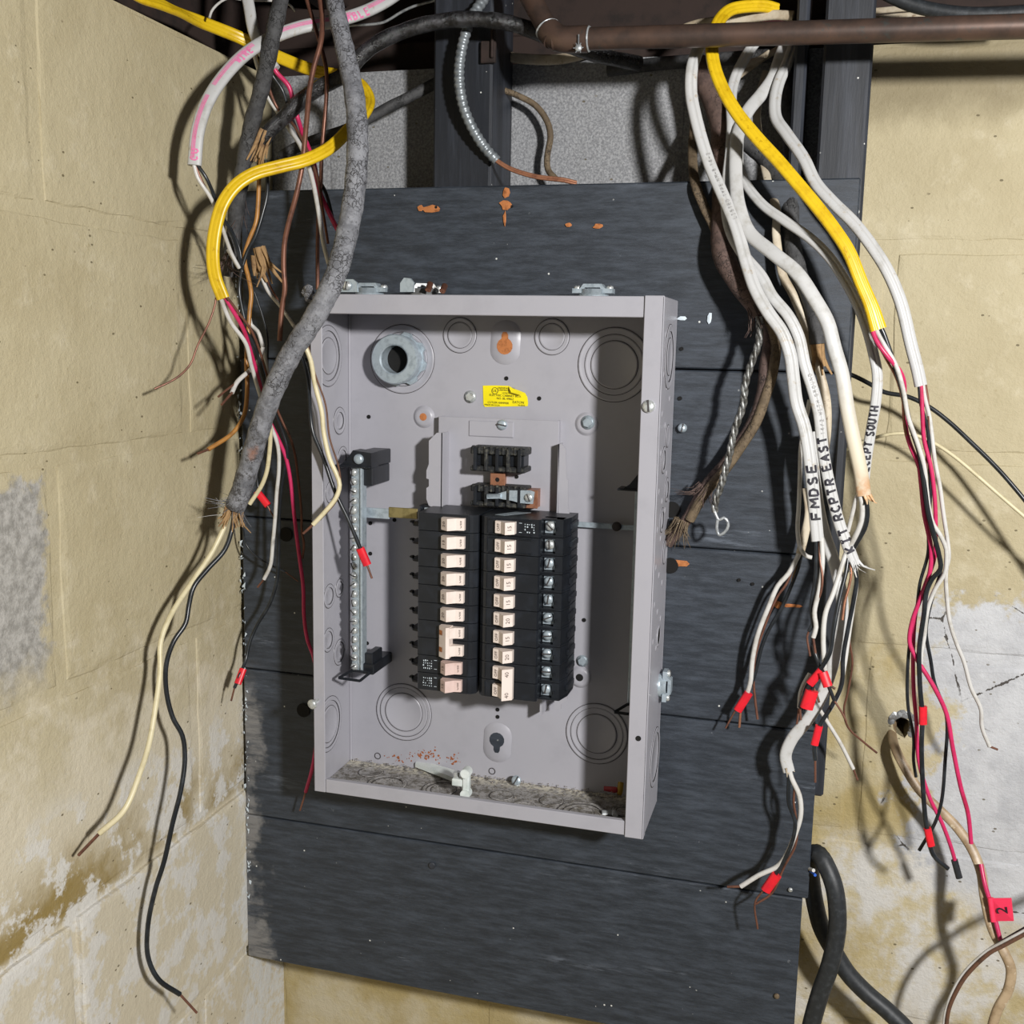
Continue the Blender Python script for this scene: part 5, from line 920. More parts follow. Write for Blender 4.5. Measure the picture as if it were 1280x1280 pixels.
# R2: the kitchen receptacle cable
r2, sh, tr = cable('white_cable', 'white cable hand-lettered KIT RCPTR EAST with a torn end', [(0.4227,0.0620,0.7963),(0.4172,0.0560,0.7866),(0.4067,0.0440,0.7620),(0.4038,0.0320,0.7441),(0.4049,0.0200,0.7263),(0.4078,0.0080,0.7026),(0.4085,-0.0040,0.6779),(0.4077,-0.0140,0.6478),(0.4091,-0.0240,0.6209),(0.4155,-0.0320,0.5982),(0.4285,-0.0400,0.5772),(0.4473,-0.0500,0.5557),(0.4582,-0.0560,0.5377),(0.4743,-0.0600,0.5193),(0.4848,-0.0610,0.5003),(0.4917,-0.0600,0.4753),(0.5007,-0.0590,0.4509),(0.5076,-0.0580,0.4279),(0.5111,-0.0570,0.4062),(0.5143,-0.0560,0.3888),(0.5239,-0.0550,0.3518),(0.5330,-0.0540,0.3237),(0.5415,-0.0540,0.3042),(0.5492,-0.0540,0.2869)], 14.5, 'white', 'two', .5, conds=[
  ([(0.5404,-0.0540,0.2987),(0.5380,-0.0560,0.2895),(0.5310,-0.0620,0.2606),(0.5249,-0.0660,0.2406),(0.5242,-0.0680,0.2166),(0.5261,-0.0680,0.1970),(0.5276,-0.0660,0.1839)], 6.2, 'w_white', 0),
  ([(0.5420,-0.0540,0.2957),(0.5414,-0.0580,0.2824),(0.5370,-0.0640,0.2576),(0.5331,-0.0700,0.2266),(0.5309,-0.0720,0.2026),(0.5251,-0.0720,0.1893),(0.5165,-0.0720,0.1733),(0.5093,-0.0700,0.1559),(0.5068,-0.0690,0.1456),(0.5083,-0.0680,0.1325)], 5.4, 'w_black', 1, 'copper', [((0.5246,-0.0720,0.1853), (0.5144,-0.0720,0.1707), 11), ]),
  ([(0.5469,-0.0540,0.2883),(0.5514,-0.0540,0.2746),(0.5504,-0.0540,0.2565),(0.5467,-0.0540,0.2239),(0.5439,-0.0560,0.1971),(0.5442,-0.0580,0.1689),(0.5366,-0.0600,0.1477),(0.5279,-0.0620,0.1303),(0.5242,-0.0630,0.1180),(0.5226,-0.0630,0.1064),(0.5243,-0.0620,0.0914),(0.5257,-0.0620,0.0685)], 5.4, 'w_black', 1, 'copper', [((0.5259,-0.0630,0.1272), (0.5226,-0.0630,0.1072), 10)]),
  ([(0.5485,-0.0530,0.2866),(0.5516,-0.0520,0.2726),(0.5498,-0.0520,0.2442),(0.5475,-0.0520,0.2123),(0.5455,-0.0540,0.1847),(0.5419,-0.0560,0.1583),(0.5347,-0.0580,0.1419)], 5.4, 'w_white', 0),
  ([(0.5438,-0.0550,0.2913),(0.5460,-0.0570,0.2795),(0.5446,-0.0580,0.2655),(0.5418,-0.0600,0.2517),(0.5407,-0.0620,0.2340)], 3.4, 'copper_bright', 0)], n=20)
fray(r2, (0.5476,-0.0540,0.2883), V((0.5536,-0.0540,0.2748)) - V((0.5468,-0.0540,0.2898)), 18, .014, .8, 'white', .0016, 'torn_end', 31, .005)
letter_cable(sh, tr, 'KIT RCPTR EAST', tr['cum'][s_at(tr, (0.5439,-0.0540,0.3005)[2])], .0080, .0086, 'ink', .00105, True, 0, .36, 'handwriting', .12)
letter_cable(sh, tr, '14/2 WITH GROUND', tr['cum'][s_at(tr, (0.5100,-0.0580,0.4122)[2])], .0032, .0034, 'greyprint', .00024, True, .2, .5, 'sheath_print', 0)
# R3: the fat scorched cable
r3, sh, tr = cable('white_cable', 'fat white cable with a scorched orange torn end, right of the lettered ones', [(0.4537,0.0700,0.7998),(0.4488,0.0600,0.7822),(0.4422,0.0460,0.7562),(0.4321,0.0340,0.7380),(0.4222,0.0200,0.7218),(0.4162,0.0080,0.7046),(0.4141,-0.0040,0.6890),(0.4147,-0.0140,0.6686),(0.4170,-0.0240,0.6461),(0.4211,-0.0340,0.6247),(0.4328,-0.0420,0.5978),(0.4574,-0.0540,0.5767),(0.4796,-0.0600,0.5587),(0.4976,-0.0640,0.5339),(0.5098,-0.0660,0.5137),(0.5173,-0.0670,0.4906),(0.5255,-0.0680,0.4667),(0.5315,-0.0680,0.4390),(0.5387,-0.0680,0.4104),(0.5479,-0.0670,0.3772),(0.5522,-0.0660,0.3556)], 17.5, 'scorch', 'flat', .55, conds=[
  ([(0.5486,-0.0650,0.3575),(0.5515,-0.0640,0.3455),(0.5518,-0.0620,0.3315),(0.5482,-0.0580,0.3169),(0.5436,-0.0540,0.3051)], 6.4, 'w_white', 0),
  ([(0.5522,-0.0650,0.3570),(0.5561,-0.0640,0.3420),(0.5558,-0.0610,0.3263),(0.5504,-0.0560,0.3113),(0.5449,-0.0500,0.2983)], 6, 'w_black', 0),
  ([(0.5461,-0.0600,0.3537),(0.5436,-0.0560,0.3378),(0.5407,-0.0500,0.3182)], 5, 'w_white', 0)], n=18)
fray(r3, (0.5536,-0.0660,0.3564), V((0.5589,-0.0680,0.3404)) - V((0.5521,-0.0660,0.3571)), 6, .013, .6, 'lugstain', .0018, 'torn_end', 33, .004)
# R4: the south receptacle cable
r4, sh, tr = cable('white_cable', 'white cable hand-lettered RECEPT SOUTH along the board edge', [(0.4125,0.0400,0.7007),(0.4143,0.0200,0.6779),(0.4188,0.0040,0.6585),(0.4289,-0.0060,0.6417),(0.4444,-0.0160,0.6243),(0.4647,-0.0260,0.6095),(0.4902,-0.0360,0.5913),(0.5079,-0.0420,0.5738),(0.5244,-0.0480,0.5502),(0.5363,-0.0500,0.5290),(0.5450,-0.0520,0.5087),(0.5517,-0.0520,0.4883),(0.5570,-0.0520,0.4672),(0.5575,-0.0520,0.4428),(0.5551,-0.0510,0.4158),(0.5530,-0.0500,0.3901),(0.5520,-0.0500,0.3665),(0.5516,-0.0520,0.3499)], 13, 'white', 'two', .55, n=18)
letter_cable(sh, tr, 'RECEPT SOUTH', tr['cum'][s_at(tr, (0.5539,-0.0500,0.3704)[2])], .0070, .0062, 'ink', .0009, True, -.2, .30, 'handwriting', .12)
# right yellow
ry, sh, tr = cable('yellow_cable', 'yellow cable sweeping down in front of the white cables on the right', [(0.4425,0.0600,0.8252),(0.4318,0.0520,0.8266),(0.4148,0.0400,0.8242),(0.3998,0.0260,0.8182),(0.3917,0.0100,0.8060),(0.3878,-0.0050,0.7897),(0.3876,-0.0180,0.7718),(0.3912,-0.0260,0.7537),(0.3998,-0.0320,0.7331),(0.4146,-0.0380,0.7089),(0.4350,-0.0440,0.6841),(0.4573,-0.0500,0.6602),(0.4778,-0.0560,0.6367),(0.4950,-0.0600,0.6167),(0.5106,-0.0640,0.5970),(0.5244,-0.0670,0.5768),(0.5365,-0.0690,0.5504),(0.5469,-0.0700,0.5284),(0.5545,-0.0700,0.5078)], 16.5, 'yellow', 'three', .5, rf=lambda s_, L: 1 + .22 * max(0, (s_ / L - .93) / .07), conds=[
  ([(0.5488,-0.0700,0.5106),(0.5506,-0.0710,0.5034),(0.5556,-0.0730,0.4942),(0.5654,-0.0720,0.4822),(0.5758,-0.0660,0.4708),(0.5805,-0.0580,0.4606),(0.5822,-0.0500,0.4443),(0.5843,-0.0460,0.4278),(0.5871,-0.0460,0.4130),(0.5926,-0.0480,0.3985),(0.5992,-0.0480,0.3853),(0.6026,-0.0460,0.3695),(0.6079,-0.0420,0.3397),(0.6177,-0.0360,0.3010),(0.6173,-0.0320,0.2722),(0.6117,-0.0300,0.2524),(0.6062,-0.0280,0.2292),(0.6055,-0.0280,0.2091),(0.6124,-0.0280,0.1945),(0.6305,-0.0280,0.1674),(0.6443,-0.0260,0.1408),(0.6530,-0.0240,0.1060),(0.6639,-0.0200,0.0654),(0.6732,-0.0160,0.0375),(0.6791,-0.0120,0.0053)], 5.6, 'w_red', 0),
  ([(0.5516,-0.0690,0.5106),(0.5540,-0.0700,0.5049),(0.5602,-0.0710,0.4943),(0.5718,-0.0700,0.4759),(0.5797,-0.0660,0.4543),(0.5863,-0.0620,0.4288),(0.5958,-0.0580,0.4062),(0.6036,-0.0540,0.3847),(0.6076,-0.0500,0.3635),(0.6124,-0.0460,0.3406),(0.6170,-0.0440,0.3284),(0.6239,-0.0420,0.3186),(0.6301,-0.0400,0.3057),(0.6314,-0.0380,0.2947),(0.6312,-0.0360,0.2819),(0.6243,-0.0320,0.2649),(0.6194,-0.0300,0.2452),(0.6182,-0.0280,0.2144),(0.6169,-0.0280,0.1974),(0.6178,-0.0260,0.1719)], 5.4, 'w_white', 0),
  ([(0.5557,-0.0680,0.5107),(0.5589,-0.0680,0.5050),(0.5689,-0.0660,0.4808),(0.5776,-0.0620,0.4592),(0.5889,-0.0560,0.4220),(0.5986,-0.0540,0.3963),(0.6050,-0.0520,0.3681),(0.6107,-0.0500,0.3410),(0.6175,-0.0460,0.3200),(0.6244,-0.0420,0.2987),(0.6266,-0.0400,0.2862),(0.6201,-0.0380,0.2752),(0.6163,-0.0360,0.2620),(0.6159,-0.0340,0.2403),(0.6148,-0.0330,0.2209),(0.6143,-0.0320,0.2039),(0.6179,-0.0300,0.1666),(0.6225,-0.0280,0.1364),(0.6243,-0.0260,0.1031),(0.6312,-0.0220,0.0449),(0.6358,-0.0200,0.0194),(0.6446,-0.0180,-0.0100),(0.6593,-0.0160,-0.0231)], 6, 'w_black', 0, '', [((0.6222,-0.0285,0.1464), (0.6236,-0.0275,0.1282), 10.5), ((0.6363,-0.0200,0.0186), (0.6415,-0.0185,0.0000), 10)]),
  ([(0.5505,-0.0680,0.5063),(0.5515,-0.0680,0.5020),(0.5610,-0.0660,0.4849),(0.5730,-0.0620,0.4649),(0.5815,-0.0540,0.4407),(0.5849,-0.0480,0.4176),(0.5945,-0.0460,0.3939),(0.6032,-0.0460,0.3703),(0.6100,-0.0420,0.3399)], 3, 'copper_bright', 0)], n=22)
# outer white
ro, sh, tr = cable('white_cable', 'outermost white cable on the right, crossing onto the yellow wall', [(0.4623,0.0700,0.8009),(0.4588,0.0600,0.7847),(0.4546,0.0500,0.7688),(0.4490,0.0400,0.7515),(0.4467,0.0280,0.7323),(0.4491,0.0160,0.7125),(0.4604,0.0040,0.6949),(0.4783,-0.0100,0.6690),(0.4912,-0.0200,0.6444),(0.5077,-0.0280,0.6255),(0.5271,-0.0340,0.6064),(0.5450,-0.0400,0.5840),(0.5604,-0.0440,0.5606),(0.5733,-0.0460,0.5331),(0.5852,-0.0460,0.4941),(0.5920,-0.0450,0.4731),(0.5963,-0.0440,0.4577)], 15.5, 'white', 'two', .55, conds=[
  ([(0.5940,-0.0440,0.4606),(0.5950,-0.0440,0.4562),(0.5977,-0.0420,0.4407),(0.6036,-0.0400,0.4245),(0.6077,-0.0380,0.4051),(0.6104,-0.0360,0.3801),(0.6130,-0.0350,0.3551),(0.6139,-0.0320,0.3225),(0.6155,-0.0300,0.2982),(0.6108,-0.0260,0.2680),(0.6099,-0.0240,0.2429),(0.6063,-0.0200,0.2055),(0.6075,-0.0160,0.1612),(0.6104,-0.0140,0.1378),(0.6178,-0.0100,0.1073),(0.6197,-0.0080,0.0824),(0.6234,-0.0060,0.0652)], 4.2, 'w_black', 0),
  ([(0.5961,-0.0440,0.4599),(0.5979,-0.0430,0.4467),(0.5998,-0.0420,0.4311),(0.6031,-0.0400,0.4080),(0.6116,-0.0380,0.3804),(0.6165,-0.0360,0.3554),(0.6196,-0.0340,0.3301),(0.6215,-0.0300,0.2948),(0.6158,-0.0270,0.2679),(0.6098,-0.0250,0.2432),(0.6092,-0.0220,0.2143),(0.6132,-0.0180,0.1624),(0.6188,-0.0140,0.1255),(0.6244,-0.0100,0.0838),(0.6378,-0.0060,0.0451),(0.6523,-0.0020,0.0173),(0.6649,0.0020,-0.0137),(0.6727,0.0060,-0.0404)], 5.2, 'w_red', 0, '', [((0.6671,0.0030,-0.0216), (0.6735,0.0060,-0.0412), 9, 'blackwire_rough')]),
  ([(0.5976,-0.0430,0.4607),(0.6008,-0.0410,0.4467),(0.6066,-0.0380,0.4282),(0.6143,-0.0360,0.3886),(0.6211,-0.0340,0.3623),(0.6258,-0.0320,0.3394),(0.6318,-0.0280,0.3130),(0.6348,-0.0260,0.2950),(0.6335,-0.0240,0.2812),(0.6373,-0.0200,0.2507),(0.6418,-0.0160,0.2295),(0.6501,-0.0120,0.2076),(0.6585,-0.0080,0.1895),(0.6677,-0.0040,0.1624),(0.6787,0.0000,0.1410),(0.6819,0.0040,0.1210),(0.6911,0.0080,0.1007),(0.6990,0.0100,0.0976)], 5.2, 'w_white', 1),
  ([(0.5996,-0.0420,0.4622),(0.6016,-0.0410,0.4549),(0.6039,-0.0400,0.4438),(0.6069,-0.0380,0.4148),(0.6067,-0.0370,0.3951),(0.6083,-0.0360,0.3694),(0.6143,-0.0340,0.3390),(0.6242,-0.0280,0.3000)], 3, 'copper', 0),
  ([(0.6153,-0.0300,0.3307),(0.6244,-0.0260,0.2997),(0.6287,-0.0240,0.2824),(0.6239,-0.0200,0.2552),(0.6212,-0.0180,0.2345),(0.6207,-0.0180,0.2176),(0.6273,-0.0160,0.1894),(0.6324,-0.0140,0.1674),(0.6465,-0.0100,0.1332),(0.6491,-0.0080,0.0862),(0.6490,-0.0060,0.0407),(0.6446,-0.0040,0.0170),(0.6325,-0.0020,-0.0142)], 4.6, 'w_black', 0)], n=20)
# wires to the far right
simple_cable('black_wire', 'black wire running from the board edge down to the right', [(0.5171,0.0520,0.4688),(0.5355,0.0520,0.4644),(0.5552,0.0500,0.4553),(0.5691,0.0480,0.4477),(0.5927,0.0460,0.4436),(0.6133,0.0440,0.4340),(0.6321,0.0420,0.4204),(0.6539,0.0380,0.4009),(0.6744,0.0340,0.3816),(0.6912,0.0300,0.3639),(0.7201,0.0240,0.3293),(0.7987,0.0160,0.2185),(0.8518,0.0100,0.0822)], 5.4, 'w_black', n=8, part='insulation', cat='wire')
simple_cable('cream_wire', 'thin cream wire arching across the yellow wall below the black one', [(0.5306,0.0600,0.3828),(0.5443,0.0560,0.3913),(0.5654,0.0500,0.4014),(0.5819,0.0460,0.4061),(0.5986,0.0440,0.4061),(0.6187,0.0420,0.3990),(0.6391,0.0380,0.3863),(0.6595,0.0340,0.3701),(0.6810,0.0300,0.3522),(0.7206,0.0220,0.3201),(0.7937,0.0140,0.2658),(0.8682,0.0080,0.1806)], 4.2, 'w_cream', n=8, part='insulation', cat='wire')
# old brown cable with braided neutral
ob, sh, tr = cable('brown_cable', 'thick old brown woven cable ending at the right side of the box', [(0.3647,0.0620,0.7791),(0.3736,0.0500,0.7556),(0.3853,0.0400,0.7343),(0.3934,0.0320,0.7138),(0.3968,0.0240,0.6906),(0.4012,0.0100,0.6582),(0.4044,-0.0080,0.6259),(0.4052,-0.0180,0.5959),(0.4109,-0.0260,0.5724),(0.4231,-0.0320,0.5522),(0.4380,-0.0360,0.5332),(0.4471,-0.0380,0.5204)], 25, 'brown_cloth', 'round', 1, n=14, rf=lambda s_, L: 1 + .04 * math.sin(s_ * 120) - .3 * max(0, (s_ / L - .8) / .2), conds=[
  ([(0.4514,-0.0360,0.5220),(0.4558,-0.0340,0.5085),(0.4566,-0.0320,0.4917),(0.4544,-0.0300,0.4740),(0.4533,-0.0280,0.4500),(0.4477,-0.0260,0.4239),(0.4364,-0.0240,0.4004),(0.4211,-0.0220,0.3756),(0.4037,-0.0200,0.3534),(0.3924,-0.0180,0.3312),(0.3863,-0.0170,0.3191),(0.3746,-0.0150,0.3014),(0.3643,-0.0140,0.2872)], 15, 'brown_cloth', 0),
  ([(0.4533,-0.0400,0.5189),(0.4599,-0.0400,0.5069),(0.4634,-0.0360,0.4934),(0.4618,-0.0340,0.4666),(0.4562,-0.0320,0.4432),(0.4484,-0.0310,0.4172),(0.4342,-0.0300,0.3913),(0.4189,-0.0280,0.3664),(0.4008,-0.0260,0.3426),(0.3871,-0.0220,0.3150)], 13, 'tan_cloth', 0)])
fray(ob, (0.4431,-0.0380,0.5249), V((0.4516,-0.0380,0.5068)) - V((0.4388,-0.0360,0.5324)), 30, .025, .8, 'brown_cloth', .0008, 'frayed_end', 40, .008)
fray(ob, (0.3773,-0.0200,0.3099), V((0.3718,-0.0180,0.2800)) - V((0.3818,-0.0180,0.3140)), 60, .026, .6, 'tan_cloth', .0007, 'frayed_end', 41, .008); fray(ob, (0.4004,-0.0240,0.3472), V((0.3870,-0.0240,0.3235)) - V((0.4041,-0.0240,0.3523)), 50, .018, 1.2, 'brown_cloth', .0006, 'frayed_end', 42, .009)
mb = MB(); pth = spline([(0.4468,-0.0440,0.5187),(0.4479,-0.0460,0.5066),(0.4476,-0.0480,0.4938),(0.4420,-0.0500,0.4740),(0.4375,-0.0520,0.4549),(0.4366,-0.0520,0.4350),(0.4299,-0.0520,0.4108),(0.4254,-0.0500,0.3840),(0.4189,-0.0480,0.3544),(0.4147,-0.0460,0.3412),(0.4137,-0.0450,0.3282)], .002); T_, W_, N_ = frames(pth)
for k in range(3):
    pp = [pth[i] + W_[i] * .0019 * math.cos(i * .45 + k * 2.094) + N_[i] * .0019 * math.sin(i * .45 + k * 2.094) for i in range(len(pth))]; tube(mb, pp, .0019, n=6, raw=True)
o = mb.build('braided_neutral', 'braid', ob, V(ob['o'])); mb = MB(); tube(mb, [(0.4119,-0.0460,0.3346),(0.4155,-0.0460,0.3252),(0.4188,-0.0460,0.3206),(0.4234,-0.0460,0.3233),(0.4275,-0.0460,0.3188),(0.4269,-0.0450,0.3122),(0.4218,-0.0450,0.3062),(0.4186,-0.0450,0.3060),(0.4169,-0.0460,0.3125),(0.4173,-0.0470,0.3207)], .0016, n=7); mb.build('end_loop', 'alu', ob, V(ob['o']))
# two old dark cables behind the white ones
dk, sh, tr = cable('dark_cable', 'old dark cable behind the white ones, ending in brown paper', [(0.3924,0.0700,0.7466),(0.4027,0.0600,0.7205),(0.4167,0.0500,0.6977),(0.4386,0.0400,0.6774),(0.4566,0.0260,0.6532),(0.4680,0.0000,0.6161),(0.4760,-0.0140,0.5762),(0.4842,-0.0200,0.5531),(0.4935,-0.0220,0.5335),(0.4992,-0.0220,0.5131),(0.5018,-0.0220,0.4942)], 18, 'dark_cloth', 'round', 1, n=12, rf=wob(.04, 150))
fray(dk, (0.5012,-0.0220,0.4926), V((0.5050,-0.0220,0.4667)) - V((0.5018,-0.0220,0.4942)), 16, .034, .25, 'paper', .0034, 'paper_fillers', 50, .005); wire(dk, [(0.5058,-0.0200,0.4774),(0.5079,-0.0200,0.4560),(0.5120,-0.0160,0.4249),(0.5147,-0.0120,0.3934)], 3.4, 'w_white'); wire(dk, [(0.5028,-0.0200,0.4774),(0.5047,-0.0180,0.4589),(0.5036,-0.0140,0.4401)], 3, 'copper')
cable('dark_cable', 'old dark cable hidden behind the white bundle left of the furring strip', [(0.4542,0.0800,0.7853),(0.4586,0.0700,0.7282),(0.4644,0.0520,0.6779),(0.4691,0.0080,0.6330),(0.4710,-0.0080,0.5933),(0.4779,-0.0120,0.5551),(0.4839,-0.0120,0.5170)], 17, 'dark_cloth', 'round', 1, n=12, rf=wob(.04, 140))
cable('white_cable', 'yellowed cable mostly hidden behind the white bundle', [(0.4331,0.0860,0.7721),(0.4273,0.0740,0.7421),(0.4277,0.0600,0.7196),(0.4362,0.0440,0.6813),(0.4457,0.0160,0.6482),(0.4559,-0.0060,0.6201),(0.4565,-0.0120,0.5998),(0.4610,-0.0160,0.5761),(0.4658,-0.0180,0.5585),(0.4759,-0.0200,0.5410),(0.4870,-0.0200,0.5168),(0.4978,-0.0200,0.4865),(0.5067,-0.0200,0.4636),(0.5133,-0.0180,0.4406),(0.5157,-0.0160,0.4134),(0.5144,-0.0140,0.3856)], 11, 'white_old', 'flat', .55)
cable('white_cable', 'dim white cable pair crossing under the copper pipe to the yellow cable', [(0.4433,0.0840,0.7931),(0.4305,0.0760,0.7840),(0.4158,0.0660,0.7714),(0.4050,0.0560,0.7602),(0.3967,0.0480,0.7479),(0.3897,0.0440,0.7334),(0.3872,0.0400,0.7093)], 9, 'white_old', 'flat', .6)
cable('white_cable', 'pale cable curling behind the yellow one just under the pipe', [(0.4357,0.0800,0.7894),(0.4270,0.0700,0.7811),(0.4119,0.0620,0.7737),(0.4059,0.0540,0.7620),(0.4015,0.0460,0.7504),(0.3996,0.0400,0.7353),(0.4030,0.0300,0.7146),(0.4070,0.0160,0.6889)], 9, 'white_old', 'flat', .6)
cable('tan_cable', 'tan flat cable at the left rear of the right-hand bundle', [(0.3625,0.0800,0.7258),(0.3635,0.0600,0.6995),(0.3682,0.0300,0.6730),(0.3767,-0.0060,0.6465),(0.3860,-0.0100,0.6260),(0.3973,-0.0120,0.6050),(0.4047,-0.0140,0.5840)], 13, 'tan_cloth', 'flat', .5)
simple_cable('thin_white_wire', 'thin white wire left of the FMDSE cable with a bent copper tip', [(0.4978,-0.0400,0.4411),(0.4947,-0.0360,0.4177),(0.4923,-0.0340,0.3943),(0.4929,-0.0320,0.3706),(0.4936,-0.0300,0.3373),(0.4940,-0.0280,0.3107),(0.4980,-0.0280,0.2941),(0.5038,-0.0280,0.2873),(0.5092,-0.0280,0.2861)], 5, 'w_white', n=8, part='insulation', cat='wire')
# R5: the wide white cable whose torn end hangs low
r5, sh, tr = cable('white_cable', 'wide white cable hanging lowest, its torn end in front of the lower plank', [(0.4995,-0.0300,0.4098),(0.5068,-0.0300,0.3633),(0.5132,-0.0300,0.3322),(0.5208,-0.0300,0.3073),(0.5288,-0.0300,0.2871),(0.5362,-0.0320,0.2641),(0.5408,-0.0340,0.2392),(0.5393,-0.0360,0.2146),(0.5364,-0.0380,0.1889),(0.5323,-0.0400,0.1702),(0.5260,-0.0420,0.1488),(0.5138,-0.0440,0.1233),(0.5017,-0.0440,0.1052),(0.4958,-0.0440,0.0860),(0.4998,-0.0440,0.0696)], 16, 'white', 'flat', .52, conds=[
  ([(0.4996,-0.0440,0.0730),(0.5030,-0.0440,0.0624),(0.5114,-0.0430,0.0454),(0.5140,-0.0420,0.0257),(0.5112,-0.0410,0.0077),(0.5011,-0.0400,-0.0246),(0.4942,-0.0400,-0.0353),(0.4764,-0.0400,-0.0478),(0.4589,-0.0400,-0.0631),(0.4452,-0.0400,-0.0658)], 6.6, 'w_white', 1),
  ([(0.4989,-0.0440,0.0729),(0.5003,-0.0440,0.0612),(0.5018,-0.0440,0.0359),(0.5091,-0.0440,0.0173),(0.5079,-0.0430,-0.0031),(0.4999,-0.0420,-0.0291),(0.4920,-0.0410,-0.0457),(0.4824,-0.0400,-0.0627),(0.4743,-0.0390,-0.0788),(0.4783,-0.0380,-0.1081)], 5, 'w_black', 2, 'copper', [((0.4943,-0.0410,-0.0435), (0.4841,-0.0400,-0.0633), 14)]),
  ([(0.5013,-0.0420,0.0707),(0.5060,-0.0420,0.0561),(0.5064,-0.0410,0.0361),(0.5108,-0.0400,0.0132),(0.5109,-0.0400,-0.0092),(0.5009,-0.0390,-0.0356),(0.4906,-0.0380,-0.0659),(0.4752,-0.0380,-0.0809)], 3.2, 'copper', 0)], n=18)
fray(r5, (0.4981,-0.0440,0.0728), V((0.5018,-0.0440,0.0631)) - V((0.4968,-0.0440,0.0811)), 12, .008, .6, 'white_old', .0016, 'torn_end', 60, .005)
letter_cable(sh, tr, 'NM-B 600V', tr['cum'][s_at(tr, (0.5347,-0.0400,0.1795)[2])], .0035, .004, 'greyprint', .0003, True, .1, .5, 'sheath_print', 0) if False else None
# R6: the group with the red flag furthest left
r6, sh, tr = cable('white_cable', 'white cable behind FMDSE whose wires fan out left to a red flag', [(0.4997,-0.0220,0.3541),(0.5034,-0.0220,0.3304),(0.5009,-0.0220,0.3078),(0.4975,-0.0220,0.2882)], 11, 'white_old', 'flat', .55, conds=[
  ([(0.4980,-0.0220,0.2931),(0.4960,-0.0220,0.2864),(0.4875,-0.0230,0.2673),(0.4781,-0.0240,0.2545),(0.4697,-0.0250,0.2309),(0.4610,-0.0250,0.2019),(0.4572,-0.0240,0.1753),(0.4564,-0.0240,0.1515),(0.4538,-0.0240,0.1402),(0.4482,-0.0230,0.1221),(0.4476,-0.0220,0.1019)], 6.4, 'w_white', 1, 'copper_bright'),
  ([(0.4989,-0.0200,0.2895),(0.4967,-0.0200,0.2739),(0.4902,-0.0190,0.2519),(0.4835,-0.0180,0.2322),(0.4708,-0.0180,0.2052),(0.4654,-0.0190,0.1882),(0.4593,-0.0220,0.1555),(0.4523,-0.0240,0.1383),(0.4442,-0.0240,0.1229),(0.4340,-0.0240,0.1001)], 4.8, 'w_black', 2, 'copper', [((0.4555,-0.0250,0.1407), (0.4452,-0.0240,0.1204), 12)]),
  ([(0.4974,-0.0210,0.2896),(0.4921,-0.0210,0.2746),(0.4861,-0.0220,0.2563),(0.4783,-0.0220,0.2434),(0.4668,-0.0220,0.2092),(0.4597,-0.0220,0.1775),(0.4593,-0.0210,0.1535),(0.4620,-0.0200,0.1321),(0.4655,-0.0200,0.1120)], 3.4, 'copper', 0)])
mb = MB(); tube(mb, [(0.4973,-0.0200,0.2772),(0.4933,-0.0200,0.2663),(0.4908,-0.0200,0.2547)], 4.5 * PX, 'flat', 8, .4, rf=lambda s_, L: 1 - .7 * (s_ / L) ** 2); mb.build('peeled_paper', 'paper', r6)
# loose ends among the red flags
for nm, lab, spec in (
  ('loose_wires', 'black and white wires ending at the doubled red flag right of the lower box', [([(0.5151,-0.0620,0.2070),(0.5187,-0.0640,0.1968),(0.5222,-0.0680,0.1887),(0.5270,-0.0740,0.1830),(0.5313,-0.0760,0.1730),(0.5381,-0.0760,0.1578),(0.5453,-0.0760,0.1475),(0.5503,-0.0760,0.1385)], 4.6, 'w_black', 2, 'copper', [((0.5258,-0.0750,0.1847), (0.5313,-0.0770,0.1717), 12)]), ([(0.5138,-0.0600,0.1775),(0.5085,-0.0600,0.1656),(0.5061,-0.0600,0.1556),(0.5061,-0.0600,0.1418),(0.5048,-0.0580,0.1246)], 5, 'w_white', 1), ([(0.5274,-0.0720,0.1753),(0.5321,-0.0720,0.1718),(0.5382,-0.0720,0.1685)], 3, 'w_brown', 0)]),
  ('loose_wire', 'short black wire inside the triangular red flag, brown tip', [([(0.5201,-0.0700,0.1747),(0.5169,-0.0700,0.1648),(0.5139,-0.0700,0.1532),(0.5101,-0.0700,0.1415)], 4, 'w_black', 0, '', [((0.5170,-0.0710,0.1643), (0.5128,-0.0710,0.1461), 17)]), ([(0.5175,-0.0680,0.1674),(0.5209,-0.0680,0.1614),(0.5244,-0.0680,0.1521)], 3, 'w_brown', 0)]),
  ('copper_wire', 'long thin bare copper wire wandering over the stained wall', [([(0.5481,-0.0200,0.2121),(0.5515,-0.0150,0.1955),(0.5546,-0.0100,0.1787),(0.5526,-0.0040,0.1465),(0.5501,0.0000,0.1254),(0.5554,0.0060,0.1052),(0.5725,0.0140,0.0880),(0.5862,0.0200,0.0762)], 2.8, 'copper', 0)]),
  ('loose_wire', 'short white wire with a copper tip pointing down at the stained wall', [([(0.5220,-0.0300,0.1379),(0.5339,-0.0240,0.1189),(0.5478,-0.0180,0.0965),(0.5626,-0.0120,0.0680),(0.5677,-0.0100,0.0559)], 5, 'w_white', 1)])):
    r_ = thing(nm, lab, 'wire', spec[0][0][0])
    for c in spec:
        o = wire(r_, c[0], c[1], c[2], c[3], c[4] if len(c) > 4 and c[4] else 'copper')
        for t in (c[5] if len(c) > 5 else ()): tape(o, *t)
